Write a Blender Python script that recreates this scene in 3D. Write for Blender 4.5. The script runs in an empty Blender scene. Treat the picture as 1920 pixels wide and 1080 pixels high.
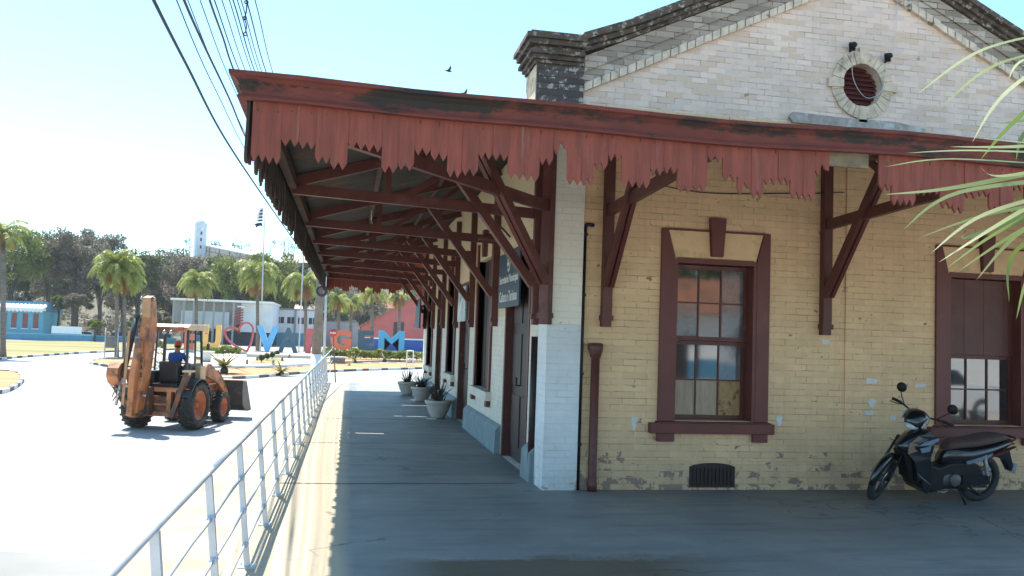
import bpy, bmesh, math, random
from mathutils import Vector, Matrix
from mathutils.geometry import tessellate_polygon
R = math.radians
rnd = random.Random(7)
sc = bpy.context.scene
COL = sc.collection

# ------------------------------------------------------------------ camera
CX, CY, FPX, EYE = 960.0, 540.0, 1575.0, 1.7
ay = Vector(((655 - CX) / FPX, -(622 - CY) / FPX, -1)).normalized()
az = Vector((1, -.035, 0)).cross(ay).normalized()
if az.y < 0: az = -az
ax = ay.cross(az)
RW = Matrix((ax, ay, az))            # camera vector -> world vector
CAM = Vector((0, 0, EYE))
cam_data = bpy.data.cameras.new('camera')
cam = bpy.data.objects.new('camera', cam_data); COL.objects.link(cam)
cam_data.sensor_width = 36.0
cam_data.lens = FPX / 1920 * 36
cam_data.clip_start = .05; cam_data.clip_end = 5000
cam.matrix_world = Matrix.Translation(CAM) @ RW.to_4x4()
sc.camera = cam

def at(u, v, Y):
    """point of the measured photograph at depth Y (metres along the building's side)"""
    d = RW @ Vector(((u - CX) / FPX, -(v - CY) / FPX, -1))
    return CAM + d * (Y / d.y)
def gz(u, v, z=-1.3):
    d = RW @ Vector(((u - CX) / FPX, -(v - CY) / FPX, -1))
    return CAM + d * ((z - EYE) / d.z)

# ------------------------------------------------------------------ world, sun, exposure
w = bpy.data.worlds.new('World'); sc.world = w; w.use_nodes = True
nt = w.node_tree
sky = nt.nodes.new('ShaderNodeTexSky'); sky.sky_type = 'NISHITA'; sky.sun_disc = False
sky.sun_elevation = R(63); sky.sun_rotation = R(-29)
sky.altitude = 700; sky.air_density = 1.0; sky.dust_density = .45; sky.ozone_density = .9
tint = nt.nodes.new('ShaderNodeMix'); tint.data_type = 'RGBA'; tint.blend_type = 'MULTIPLY'; tint.inputs[0].default_value = 1
tint.inputs[7].default_value = (.82, 1.05, 1.02, 1); nt.links.new(sky.outputs[0], tint.inputs[6])
bg = nt.nodes['Background']; nt.links.new(tint.outputs[2], bg.inputs[0]); bg.inputs[1].default_value = .15
sun_d = bpy.data.lights.new('sun', 'SUN'); sun_d.energy = 4.6; sun_d.angle = R(.5); sun_d.color = (1, .95, .86)
sun = bpy.data.objects.new('sun', sun_d); COL.objects.link(sun)
sun.rotation_mode = 'QUATERNION'
sun.rotation_quaternion = Vector((.245, -.44, -1)).to_track_quat('-Z', 'Y')
sun.location = (-10, 20, 40)
sc.view_settings.view_transform = 'Standard'; sc.view_settings.look = 'None'
sc.view_settings.exposure = 1.18; sc.view_settings.gamma = 1

# ------------------------------------------------------------------ materials
def nmat(name):
    m = bpy.data.materials.new(name); m.use_nodes = True
    t = m.node_tree; b = t.nodes['Principled BSDF']
    return m, t, b
def N(t, kind, **kw):
    n = t.nodes.new(kind)
    for k, v in kw.items():
        if k in n.inputs: n.inputs[k].default_value = v
        else: setattr(n, k, v)
    return n
def mixc(t, fac, a, b, blend='MIX'):
    n = t.nodes.new('ShaderNodeMix'); n.data_type = 'RGBA'; n.blend_type = blend
    for i, s in ((0, fac), (6, a), (7, b)):
        if isinstance(s, (int, float)): n.inputs[i].default_value = s
        elif isinstance(s, tuple): n.inputs[i].default_value = (*s, 1)
        else: t.links.new(s, n.inputs[i])
    return n.outputs[2]
def math_(t, op, a, b=0.0, clamp=False):
    n = t.nodes.new('ShaderNodeMath'); n.operation = op; n.use_clamp = clamp
    for i, s in enumerate((a, b)):
        if isinstance(s, (int, float)): n.inputs[i].default_value = s
        else: t.links.new(s, n.inputs[i])
    return n.outputs[0]
def ramp(t, s, lo, hi):
    n = t.nodes.new('ShaderNodeMapRange'); n.inputs[1].default_value = lo; n.inputs[2].default_value = hi
    t.links.new(s, n.inputs[0]); return n.outputs[0]
def coords(t, scale=(1, 1, 1)):
    c = t.nodes.new('ShaderNodeTexCoord'); m = t.nodes.new('ShaderNodeMapping')
    m.inputs['Scale'].default_value = scale; t.links.new(c.outputs['Object'], m.inputs[0]); return m.outputs[0]
def noise(t, vec, s, d=5, r=.6):
    n = N(t, 'ShaderNodeTexNoise', Scale=s, Detail=d, Roughness=r); t.links.new(vec, n.inputs[0]); return n.outputs[0]
def bump(t, b, h, strength=.3, dist=.01):
    n = N(t, 'ShaderNodeBump', Strength=strength, Distance=dist); t.links.new(h, n.inputs['Height']); t.links.new(n.outputs[0], b.inputs['Normal'])

def pm(name, col, rough=.7, var=.25, scale=3., bmp=.2, metal=0., col2=None, lo=.5, hi=.65, s2=2., stretch=(1, 1, 1), coat=0.):
    """plain procedural paint/stone/etc: colour varied by noise, optional second colour in patches (wear, dirt)"""
    m, t, b = nmat(name)
    v = coords(t, stretch)
    n1 = noise(t, v, scale)
    dark = tuple(c * (1 - var) for c in col); lite = tuple(min(1, c * (1 + var)) for c in col)
    c = mixc(t, ramp(t, n1, .3, .7), dark, lite)
    if col2:
        n2 = noise(t, v, s2, 8, .65)
        c = mixc(t, ramp(t, n2, lo, hi), c, col2)
    t.links.new(c, b.inputs['Base Color'])
    b.inputs['Roughness'].default_value = rough; b.inputs['Metallic'].default_value = metal
    if coat: b.inputs['Coat Weight'].default_value = coat
    if bmp: bump(t, b, noise(t, v, scale * 6, 6), bmp, .01)
    return m

def brickmat(name, col, mortar, col2=None, lo=.55, hi=.62, s2=1.6, bw=.235, rh=.075, vertical_bias=None, per=.12, streak=None, joint=.5, bstr=.5, top=None, odd=None):
    m, t, b = nmat(name)
    tc = t.nodes.new('ShaderNodeTexCoord'); sx = t.nodes.new('ShaderNodeSeparateXYZ'); t.links.new(tc.outputs['Object'], sx.inputs[0])
    u = math_(t, 'ADD', sx.outputs[0], sx.outputs[1])
    nw = noise(t, tc.outputs['Object'], 2.2, 3)
    zz = math_(t, 'ADD', sx.outputs[2], math_(t, 'MULTIPLY', nw, .012))
    cb = t.nodes.new('ShaderNodeCombineXYZ'); t.links.new(u, cb.inputs[0]); t.links.new(zz, cb.inputs[1])
    br = N(t, 'ShaderNodeTexBrick', Scale=1.0); br.inputs['Brick Width'].default_value = bw; br.inputs['Row Height'].default_value = rh
    br.inputs['Mortar Size'].default_value = .0055; br.inputs['Mortar Smooth'].default_value = .35; br.inputs['Bias'].default_value = 0
    br.inputs['Color1'].default_value = (0, 0, 0, 1); br.inputs['Color2'].default_value = (1, 1, 1, 1); br.inputs['Mortar'].default_value = (.5, .5, .5, 1)
    t.links.new(cb.outputs[0], br.inputs[0])
    base = mixc(t, br.outputs['Color'], tuple(c * (1 - per) for c in col), tuple(min(1, c * (1 + per)) for c in col))
    if odd:
        base = mixc(t, ramp(t, br.outputs['Color'], .74, .80), base, odd[0]); base = mixc(t, ramp(t, br.outputs['Color'], .16, .12), base, odd[1])
    big = noise(t, tc.outputs['Object'], 1.1, 6, .7)
    base = mixc(t, ramp(t, big, .35, .75), base, tuple(c * .78 for c in col))
    if top:                          # paint of another colour above a painted line
        base = mixc(t, ramp(t, sx.outputs[2], top[0], top[0] + .02), base, top[1])
    # joints: visible only where the paint has cracked
    jv = t.nodes.new('ShaderNodeMapping'); jv.inputs['Scale'].default_value = (1, 3.2, 1); t.links.new(cb.outputs[0], jv.inputs[0])
    jn = ramp(t, noise(t, jv.outputs[0], 2.6, 6, .75), .44, .60)
    jf = math_(t, 'MULTIPLY', br.outputs['Fac'], math_(t, 'MULTIPLY', jn, joint))
    c = mixc(t, jf, base, mortar)
    if streak:
        v2 = coords(t, (9, 9, .7)); sn = noise(t, v2, 1.0, 6, .7)
        c = mixc(t, math_(t, 'MULTIPLY', ramp(t, sn, .5, .8), .6), c, streak)
    if col2:
        # paint lost brick by brick: the mask is the noise plus each brick's own random value
        n2 = noise(t, cb.outputs[0], s2, 4, .7)
        k = math_(t, 'ADD', n2, math_(t, 'MULTIPLY', math_(t, 'SUBTRACT', br.outputs['Color'], .5), .22))
        if vertical_bias:
            h0, h1, amt = vertical_bias
            k = math_(t, 'ADD', k, math_(t, 'MULTIPLY', ramp(t, sx.outputs[2], h1, h0), amt))
        c = mixc(t, ramp(t, k, lo, hi), c, col2)
    if vertical_bias:      # splashed dirt along the foot of the wall
        gn = math_(t, 'MULTIPLY', ramp(t, noise(t, tc.outputs['Object'], 1.6, 6, .7), .35, .65), ramp(t, sx.outputs[2], .75, .05)); c = mixc(t, math_(t, 'MULTIPLY', gn, .5), c, (.30, .20, .14))
    t.links.new(c, b.inputs['Base Color']); b.inputs['Roughness'].default_value = .75
    hgt = math_(t, 'ADD', math_(t, 'MULTIPLY', br.outputs['Fac'], -1.), math_(t, 'MULTIPLY', noise(t, tc.outputs['Object'], 30, 5), .8))
    bump(t, b, hgt, bstr, .006)
    return m

def leafmat(name, c1, c2, trans=.35, rough=.5):
    m, t, b = nmat(name)
    v = coords(t); g = t.nodes.new('ShaderNodeNewGeometry')
    c = mixc(t, g.outputs['Random Per Island'], c1, c2)
    n = noise(t, v, .6, 3); c = mixc(t, ramp(t, n, .3, .7), c, tuple(x * .7 for x in c1))
    t.links.new(c, b.inputs['Base Color']); b.inputs['Roughness'].default_value = rough
    tr = t.nodes.new('ShaderNodeBsdfTranslucent'); t.links.new(c, tr.inputs[0])
    mx = t.nodes.new('ShaderNodeMixShader'); mx.inputs[0].default_value = trans
    t.links.new(b.outputs[0], mx.inputs[1]); t.links.new(tr.outputs[0], mx.inputs[2])
    t.links.new(mx.outputs[0], t.nodes['Material Output'].inputs[0])
    return m

M = {}
M['yellow'] = brickmat('yellow_brick_paint', (.84, .565, .325), (.30, .155, .07), (.30, .20, .16), .70, .725, 6.0, vertical_bias=(-.1, .60, .205), per=.08, joint=.7, streak=(.60, .38, .21), bw=.29)
M['gable'] = brickmat('limewashed_brick', (.90, .68, .56), (.40, .30, .23), (.36, .25, .16), .74, .77, 4.5, per=.10, joint=1., streak=(.62, .47, .34), odd=((.76, .53, .38), (.76, .60, .52)), bw=.21, rh=.07)
M['sidewall'] = brickmat('white_side_wall_paint', (.74, .68, .58), (.33, .28, .2), (.5, .42, .28), .72, .78, 2.5, per=.04, joint=.4, top=(2.0, (.66, .55, .34)))
M['pier'] = brickmat('white_pier_paint', (.78, .80, .82), (.36, .34, .3), (.42, .36, .3), .74, .77, 4., per=.03, joint=.35, vertical_bias=(0, .25, .14), top=(1.86, (.86, .80, .70)))
M['oldbrick'] = brickmat('weathered_brick', (.42, .33, .26), (.05, .045, .04), (.52, .47, .40), .60, .68, 5., per=.4, joint=1., bstr=.9)
M['blackbrick'] = brickmat('lichened_brick', (.095, .07, .06), (.035, .03, .028), (.42, .39, .34), .60, .66, 13., per=.4, joint=.8, bstr=.9)
M['dentil'] = pm('limewashed_header_bricks', (.70, .56, .43), .85, .25, 9, .5, col2=(.12, .10, .08), lo=.58, hi=.66, s2=6)
M['coping'] = pm('lichened_coping', (.11, .08, .062), .95, .4, 7, .9, col2=(.42, .36, .29), lo=.55, hi=.62, s2=14)
M['red'] = pm('faded_red_paint', (.225, .050, .030), .65, .28, 2.6, .35, col2=(.26, .13, .095), lo=.58, hi=.70, s2=1.2, stretch=(7, 7, .8))
def gutter_mat():
    m, t, b = nmat('red_gutter_paint'); v = coords(t, (1, 1, 3)); tc = coords(t); sx = t.nodes.new('ShaderNodeSeparateXYZ'); t.links.new(tc, sx.inputs[0])
    c = mixc(t, ramp(t, noise(t, v, 4), .3, .7), (.105, .024, .019), (.175, .038, .028))
    band = math_(t, 'MULTIPLY', ramp(t, sx.outputs[2], 3.36, 3.39), ramp(t, sx.outputs[2], 3.47, 3.44))
    k = math_(t, 'ADD', noise(t, v, 1.5, 8, .75), math_(t, 'MULTIPLY', band, .10))
    c = mixc(t, ramp(t, k, .53, .62), c, (.022, .017, .015))
    c = mixc(t, ramp(t, noise(t, v, 5, 6, .7), .68, .76), c, (.22, .12, .09))
    t.links.new(c, b.inputs['Base Color']); b.inputs['Roughness'].default_value = .75; bump(t, b, noise(t, v, 20, 6), .4, .01); return m
M['gutter'] = gutter_mat()
M['brownred'] = pm('maroon_joinery_paint', (.105, .026, .020), .5, .22, 4, .2, col2=(.17, .06, .05), lo=.58, hi=.72, s2=3)
M['trim'] = pm('maroon_trim_paint', (.145, .036, .03), .5, .14, 3, .2, col2=(.2, .08, .065), lo=.62, hi=.75, s2=4)
M['darkwood'] = pm('dark_paint_and_shade', (.030, .014, .012), .5, .25, 5, .2)
M['weatherwood'] = pm('bare_weathered_board', (.19, .15, .10), .9, .4, 4, .5, col2=(.42, .28, .10), lo=.5, hi=.62, s2=5)
M['roof'] = pm('galvanised_roof_sheet', (.055, .052, .05), .85, .35, 2.0, .2, metal=.0, col2=(.12, .07, .05), lo=.56, hi=.7, s2=1.4)
M['flash'] = pm('lead_flashing', (.36, .30, .26), .5, .3, 8, .6, metal=.3, col2=(.5, .5, .48), lo=.55, hi=.65, s2=7)
M['glassd'] = pm('window_glass', (.02, .022, .026), .04, .2, 2, .0, coat=.0); M['glassd'].node_tree.nodes['Principled BSDF'].inputs['IOR'].default_value = 2.4
M['glassdirty'] = pm('dusty_window_glass', (.16, .17, .19), .06, .35, 3, .0, col2=(.07, .07, .075), lo=.45, hi=.6, s2=3); M['glassdirty'].node_tree.nodes['Principled BSDF'].inputs['IOR'].default_value = 1.9
M['board'] = pm('plywood_behind_glass', (.33, .26, .18), .25, .25, 6, .0, col2=(.2, .15, .1), lo=.5, hi=.7, s2=3, stretch=(6, 6, .6))
M['card'] = pm('brown_cardboard', (.36, .22, .09), .5, .2, 20, .1, col2=(.16, .08, .03), lo=.55, hi=.62, s2=12)
M['plinth'] = pm('grey_plinth_paint', (.2, .25, .27), .7, .2, 3, .2)
M['metalrail'] = pm('silver_rail_paint', (.52, .56, .62), .42, .12, 6, .1, metal=.35, col2=(.35, .3, .3), lo=.66, hi=.74, s2=12)
M['black'] = pm('black_plastic', (.006, .006, .007), .6, .3, 5, .1)
M['rubber'] = pm('dusty_rubber', (.035, .03, .027), .85, .35, 6, .4, col2=(.12, .09, .07), lo=.52, hi=.7, s2=3)
M['tyre'] = pm('clean_tyre_rubber', (.03, .034, .036), .7, .2, 8, .2)
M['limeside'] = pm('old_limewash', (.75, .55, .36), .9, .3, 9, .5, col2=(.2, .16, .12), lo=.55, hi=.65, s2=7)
M['white'] = pm('white_paint', (.78, .78, .77), .6, .06, 3, .1)
M['dirtywhite'] = pm('dusty_white_paint', (.66, .66, .66), .7, .1, 1.5, .1, col2=(.45, .45, .45), lo=.6, hi=.75, s2=.8)
M['conc'] = pm('pole_concrete', (.2, .17, .14), .9, .25, 4, .4)
M['cable'] = pm('cable_sheath', (.02, .02, .035), .6, .1, 4, 0)

# ------------------------------------------------------------------ mesh helpers
class MB:
    def __init__(s): s.v = []; s.f = []; s.mi = []; s.sm = []; s.cur = 0
    def add(s, vs, fs, smooth=False):
        o = len(s.v); s.v += [tuple(p) for p in vs]
        for f in fs: s.f.append([i + o for i in f]); s.mi.append(s.cur); s.sm.append(smooth)
    def box(s, x0, x1, y0, y1, z0, z1):
        s.add([(x, y, z) for z in (z0, z1) for y in (y0, y1) for x in (x0, x1)],
              [(0, 2, 3, 1), (4, 5, 7, 6), (0, 1, 5, 4), (2, 6, 7, 3), (0, 4, 6, 2), (1, 3, 7, 5)])
    def beam(s, a, b, w, h, up=(0, 0, 1)):
        """rectangular bar from a to b; w across, h along up"""
        a, b = Vector(a), Vector(b); d = (b - a).normalized(); upv = Vector(up)
        sd = d.cross(upv)
        if sd.length < 1e-4: sd = d.cross(Vector((0, 1, 0)))
        sd.normalize(); u = sd.cross(d).normalized()
        vs = [p + sd * (w / 2 * i) + u * (h / 2 * j) for p in (a, b) for j in (-1, 1) for i in (-1, 1)]
        s.add(vs, [(0, 1, 3, 2), (4, 6, 7, 5), (0, 4, 5, 1), (2, 3, 7, 6), (0, 2, 6, 4), (1, 5, 7, 3)])
    def tube(s, pts, r, seg=8, cap=True, smooth=True):
        pts = [Vector(p) for p in pts]; n = len(pts); rs = r if isinstance(r, (list, tuple)) else [r] * n
        ref = Vector((0, 0, 1)); vs = []
        d0 = (pts[1] - pts[0]).normalized()
        if abs(d0.dot(ref)) > .9: ref = Vector((0, 1, 0))
        for i, p in enumerate(pts):
            d = (pts[min(i + 1, n - 1)] - pts[max(i - 1, 0)]).normalized()
            a = d.cross(ref)
            if a.length < 1e-3: a = d.cross(Vector((1, 0, 0)))
            a.normalize(); b2 = d.cross(a)
            for k in range(seg):
                t = 2 * math.pi * k / seg; vs.append(p + (a * math.cos(t) + b2 * math.sin(t)) * rs[i])
        fs = [(i * seg + k, i * seg + (k + 1) % seg, (i + 1) * seg + (k + 1) % seg, (i + 1) * seg + k) for i in range(n - 1) for k in range(seg)]
        if cap: fs += [tuple(range(seg)), tuple((n - 1) * seg + k for k in range(seg - 1, -1, -1))]
        s.add(vs, fs, smooth)
    def lathe(s, prof, c=(0, 0, 0), seg=16, axis='z', smooth=True, closed=False):
        vs = []
        for r, h in prof:
            for k in range(seg):
                t = 2 * math.pi * k / seg; p, q = r * math.cos(t), r * math.sin(t)
                vs.append({'z': (c[0] + p, c[1] + q, c[2] + h), 'x': (c[0] + h, c[1] + p, c[2] + q), 'y': (c[0] + p, c[1] + h, c[2] + q)}[axis])
        n = len(prof); fs = []
        for i in range(n if closed else n - 1):
            j = (i + 1) % n
            fs += [(i * seg + k, i * seg + (k + 1) % seg, j * seg + (k + 1) % seg, j * seg + k) for k in range(seg)]
        if not closed:
            if prof[0][0] > 1e-4: fs.append(tuple(range(seg)))
            if prof[-1][0] > 1e-4: fs.append(tuple((n - 1) * seg + k for k in range(seg)))
        s.add(vs, fs, smooth)
    def prism(s, outer, d0, d1, plane='xz', holes=(), smooth=False):
        """polygon (list of 2-D points) extruded between d0 and d1 along the remaining axis"""
        loops = [list(outer)] + [list(h) for h in holes]
        def P3(p, d): return {'xz': (p[0], d, p[1]), 'yz': (d, p[0], p[1]), 'xy': (p[0], p[1], d)}[plane]
        flat = [p for l in loops for p in l]
        tri = tessellate_polygon([[Vector((p[0], p[1], 0)) for p in l] for l in loops]); n = len(flat)
        vs = [P3(p, d0) for p in flat] + [P3(p, d1) for p in flat]
        fs = [tuple(t) for t in tri] + [tuple(i + n for i in reversed(t)) for t in tri]
        o = 0
        for l in loops:
            k = len(l); fs += [(o + i, o + (i + 1) % k, o + (i + 1) % k + n, o + i + n) for i in range(k)]; o += k
        s.add(vs, fs, smooth)
    def blade(s, pts, w0, up=Vector((0, 0, 1)), fold=0., taper=1.0):
        """leaf blade along pts, tapering to a point"""
        pts = [Vector(p) for p in pts]; n = len(pts); vs = []
        for i, p in enumerate(pts):
            d = (pts[min(i + 1, n - 1)] - pts[max(i - 1, 0)]).normalized(); a = d.cross(up)
            if a.length < 1e-3: a = Vector((1, 0, 0))
            a.normalize(); t = i / (n - 1); wd = w0 * (1 - t ** 1.6 * taper) * (.55 + .45 * min(1, t * 5))
            vs += [p - a * wd / 2, p + a * wd / 2]
        s.add(vs, [(2 * i, 2 * i + 1, 2 * i + 3, 2 * i + 2) for i in range(n - 1)], True)
    def build(s, name, mat, parent=None, bevel=0., subsurf=0, loc=None, rot=None):
        me = bpy.data.meshes.new(name); me.from_pydata(s.v, [], s.f)
        mats = mat if isinstance(mat, (list, tuple)) else [mat]
        for m in mats: me.materials.append(m)
        me.polygons.foreach_set('material_index', s.mi); me.polygons.foreach_set('use_smooth', s.sm)
        bm = bmesh.new(); bm.from_mesh(me)
        if len(s.f) < 60000 and not getattr(s, 'nonorm', False):
            bmesh.ops.recalc_face_normals(bm, faces=bm.faces)
        if bevel:
            es = [e for e in bm.edges if len(e.link_faces) == 2 and e.calc_face_angle(0) > .5]
            bmesh.ops.bevel(bm, geom=es, offset=bevel, segments=2, affect='EDGES', profile=.6, clamp_overlap=True)
        bm.to_mesh(me); bm.free()
        o = bpy.data.objects.new(name, me); COL.objects.link(o)
        if parent is not None:
            o.parent = parent
            if loc is None and parent.type == 'EMPTY' and parent.get('_w'): o.location = -parent.location
        if loc is not None: o.location = loc
        if rot is not None: o.rotation_euler = rot
        if subsurf:
            md = o.modifiers.new('subdivision', 'SUBSURF'); md.levels = subsurf; md.render_levels = subsurf
        return o

USED = set()
def tag(o, label, cat, group=None, kind=None):
    if label: o['label'] = label
    if cat: o['category'] = cat
    if group: o['group'] = group
    if kind: o['kind'] = kind
    return o
def thing(name, label, cat, loc=(0, 0, 0), rz=0., group=None, world=False):
    """Empty at the thing's base. world=True: its parts are modelled in world coordinates"""
    o = bpy.data.objects.new(name, None); COL.objects.link(o); o.empty_display_size = .3
    o.location = loc; o.rotation_euler = (0, 0, rz)
    if world: o['_w'] = 1
    return tag(o, label, cat, group)
def struct(name, mb, mat): return tag(mb.build(name, mat), None, None, kind='structure')
def kids(o): return [c for c in bpy.data.objects if c.parent == o]
def copy_tree(o, parent=None, depth=0):
    c = o.copy(); COL.objects.link(c); c.parent = parent
    for k in kids(o): copy_tree(k, c)
    return c
def curve_pts(ps, n=12):
    """Catmull-Rom through points"""
    ps = [Vector(p) for p in ps]; out = []
    for i in range(len(ps) - 1):
        p0 = ps[max(i - 1, 0)]; p1 = ps[i]; p2 = ps[i + 1]; p3 = ps[min(i + 2, len(ps) - 1)]
        for k in range(n):
            t = k / n; out.append(.5 * ((2 * p1) + (p2 - p0) * t + (2 * p0 - 5 * p1 + 4 * p2 - p3) * t * t + (3 * p1 - p0 - 3 * p2 + p3) * t ** 3))
    out.append(ps[-1]); return out
def text_mesh(txt, depth=.01, bold=0., size=1.):
    cu = bpy.data.curves.new('writing', 'FONT'); cu.body = txt; cu.extrude = depth / 2; cu.offset = bold; cu.size = size
    cu.align_x = 'CENTER'; cu.resolution_u = 3
    o = bpy.data.objects.new('writing', cu); COL.objects.link(o)
    dg = bpy.context.evaluated_depsgraph_get(); dg.update()
    me = bpy.data.meshes.new_from_object(o.evaluated_get(dg)); bpy.data.objects.remove(o); bpy.data.curves.remove(cu)
    return me
def text_obj(name, txt, mat, parent, origin, xdir, updir, width=None, height=None, depth=.01, bold=0.):
    """writing laid at origin (its bottom centre), scaled to width/height"""
    me = text_mesh(txt, depth, bold); xs = [v.co.x for v in me.vertices]; ys = [v.co.y for v in me.vertices]
    x0, x1, y0, y1 = min(xs), max(xs), min(ys), max(ys)
    kx = width / (x1 - x0) if width else None; ky = height / (y1 - y0) if height else None
    kx = kx or ky; ky = ky or kx
    X = Vector(xdir).normalized(); U = Vector(updir).normalized(); Z = X.cross(U); o = Vector(origin)
    for v in me.vertices:
        v.co = o + X * ((v.co.x - (x0 + x1) / 2) * kx) + U * ((v.co.y - y0) * ky) + Z * v.co.z
    me.materials.clear(); me.materials.append(mat)
    ob = bpy.data.objects.new(name, me); COL.objects.link(ob)
    if parent is not None:
        ob.parent = parent
        if parent.type == 'EMPTY' and parent.get('_w'): ob.location = -parent.location
    return ob

# ================================================================== GROUND
ZR = -1.3
M['road'] = pm('pale_worn_asphalt', (.36, .355, .345), .9, .07, .25, .15, col2=(.27, .27, .265), lo=.52, hi=.8, s2=.12)
M['footpath'] = pm('tan_footpath_concrete', (.44, .36, .26), .9, .16, 1.2, .4, col2=(.33, .25, .17), lo=.5, hi=.7, s2=.8)
M['kerb'] = pm('white_kerb_paint', (.6, .59, .56), .8, .15, 4, .2)
M['kerbdark'] = pm('dark_kerb_paint', (.10, .09, .10), .8, .2, 4, .2)
M['lawn'] = pm('dry_lawn', (.30, .23, .10), .95, .2, .08, .3, col2=(.17, .19, .05), lo=.45, hi=.62, s2=.07, stretch=(.4, 2.2, 1))
M['soil'] = pm('orange_dry_soil', (.42, .24, .11), .95, .2, .5, .4, col2=(.30, .22, .09), lo=.5, hi=.66, s2=.5)
M['paving'] = pm('pale_square_paving', (.50, .45, .38), .9, .1, .4, .2)
g = MB()
g.add([(-700, -300, ZR), (700, -300, ZR), (700, 900, ZR), (-700, 900, ZR)], [(0, 1, 2, 3)])
struct('road', g, M['road'])

# platform floor: painted screed, tan towards its open edge
def platform_mat():
    m, t, b = nmat('platform_screed')
    v = coords(t); sx = t.nodes.new('ShaderNodeSeparateXYZ'); t.links.new(v, sx.inputs[0])
    n1 = noise(t, v, .9, 7, .65); n2 = noise(t, coords(t, (.5, 3, 1)), 1.4, 6, .7)
    c = mixc(t, ramp(t, n1, .35, .7), (.20, .205, .19), (.29, .295, .27))
    c = mixc(t, math_(t, 'MULTIPLY', ramp(t, n2, .52, .72), .6), c, (.125, .135, .125))
    e = math_(t, 'ADD', sx.outputs[0], math_(t, 'MULTIPLY', n1, .25))
    c = mixc(t, ramp(t, e, .22, .10), c, (.46, .38, .26))
    # darker brown towards the foot of the front wall
    k = math_(t, 'MULTIPLY', ramp(t, sx.outputs[1], 7.4, 9.2), ramp(t, sx.outputs[0], 3.2, 6.))
    c = mixc(t, math_(t, 'MULTIPLY', math_(t, 'MULTIPLY', k, .7), ramp(t, n1, .3, .6)), c, (.15, .13, .105))
    # earth spilled over the floor at its near edge
    q = math_(t, 'ADD', sx.outputs[1], math_(t, 'MULTIPLY', noise(t, v, 1.7, 6, .7), .9))
    xx = ramp(t, sx.outputs[0], .25, .75)
    qq = math_(t, 'MULTIPLY', ramp(t, q, 6.98, 6.84), math_(t, 'MULTIPLY', xx, ramp(t, sx.outputs[0], 3.1, 2.3)))
    c = mixc(t, qq, c, (.12, .10, .07))
    # hairline cracks
    vo = N(t, 'ShaderNodeTexVoronoi', feature='DISTANCE_TO_EDGE', Scale=.42); 
    dv = t.nodes.new('ShaderNodeVectorMath'); dv.operation = 'ADD'; nn = N(t, 'ShaderNodeTexNoise', Scale=1.6, Detail=6)
    t.links.new(v, nn.inputs[0]); t.links.new(v, dv.inputs[0]); t.links.new(nn.outputs['Color'], dv.inputs[1]); t.links.new(dv.outputs[0], vo.inputs[0])
    cr = math_(t, 'MULTIPLY', ramp(t, vo.outputs['Distance'], .006, .002), ramp(t, noise(t, v, .55, 2), .50, .60))
    st = ramp(t, noise(t, coords(t, (.35, 2.2, 1)), 1.1, 7, .75), .58, .70)
    c = mixc(t, math_(t, 'MULTIPLY', math_(t, 'MULTIPLY', st, ramp(t, sx.outputs[1], 8.0, 7.0)), .5), c, (.38, .40, .39))
    c = mixc(t, math_(t, 'MULTIPLY', cr, .55), c, (.05, .045, .04))
    t.links.new(c, b.inputs['Base Color'])
    t.links.new(ramp(t, n2, .3, .8), b.inputs['Roughness']); b.inputs['Roughness'].default_value = .6
    rr = math_(t, 'ADD', math_(t, 'MULTIPLY', n2, .4), .38); t.links.new(rr, b.inputs['Roughness'])
    bump(t, b, math_(t, 'SUBTRACT', noise(t, v, 18, 6), math_(t, 'MULTIPLY', cr, 1.5)), .25, .006)
    return m
M['platform'] = platform_mat()
M['joint'] = pm('floor_joint', (.06, .06, .055), .9, .3, 20, .1)
g = MB(); g.box(-.80, 26, 2.6, 28.6, ZR - .2, 0)
struct('platform', g, M['platform'])
M['yard'] = pm('yard_bounce_ground', (.50, .44, .36), .9, .12, .6, .3, col2=(.36, .31, .25), lo=.5, hi=.7, s2=.4)  # unseen ground behind the camera, made pale to bounce light onto the facade
g = MB(); g.box(-.80, 60, -50, 2.599, ZR - .2, -.004); struct('yard', g, M['yard'])
for i, y in enumerate((9.7, 13.2, 16.9, 20.6, 24.4)):
    j = MB(); rj = random.Random(i); xs = [-.78 + k * .25 for k in range(12)]; ys = [y + rj.uniform(-.03, .03) for _ in xs]
    j.add([(x, yy - .012, .004) for x, yy in zip(xs, ys)] + [(x, yy + .012, .004) for x, yy in zip(xs, ys)], [(k, k + 1, k + 13, k + 12) for k in range(11)])
    struct('floor_joint', j, M['joint'])
g = MB(); g.box(-2.51, -.80, -30, 44, ZR - .1, ZR + .13); struct('footpath', g, M['footpath'])
g = MB(); g.box(-2.66, -2.512, -30, 44, ZR - .1, ZR + .135); struct('kerb', g, M['footpath'])

M['oldroad'] = pm('older_grey_asphalt', (.25, .25, .24), .9, .12, .5, .3, col2=(.31, .305, .29), lo=.5, hi=.7, s2=.5)
g = MB(); g.prism([(-60, -60), (-2.66, -60), (-2.66, 11.6), (-5.2, 12.4), (-9, 12.9), (-60, 14)], ZR - .01, ZR + .004, 'xy'); struct('road_patch', g, M['oldroad'])
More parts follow.
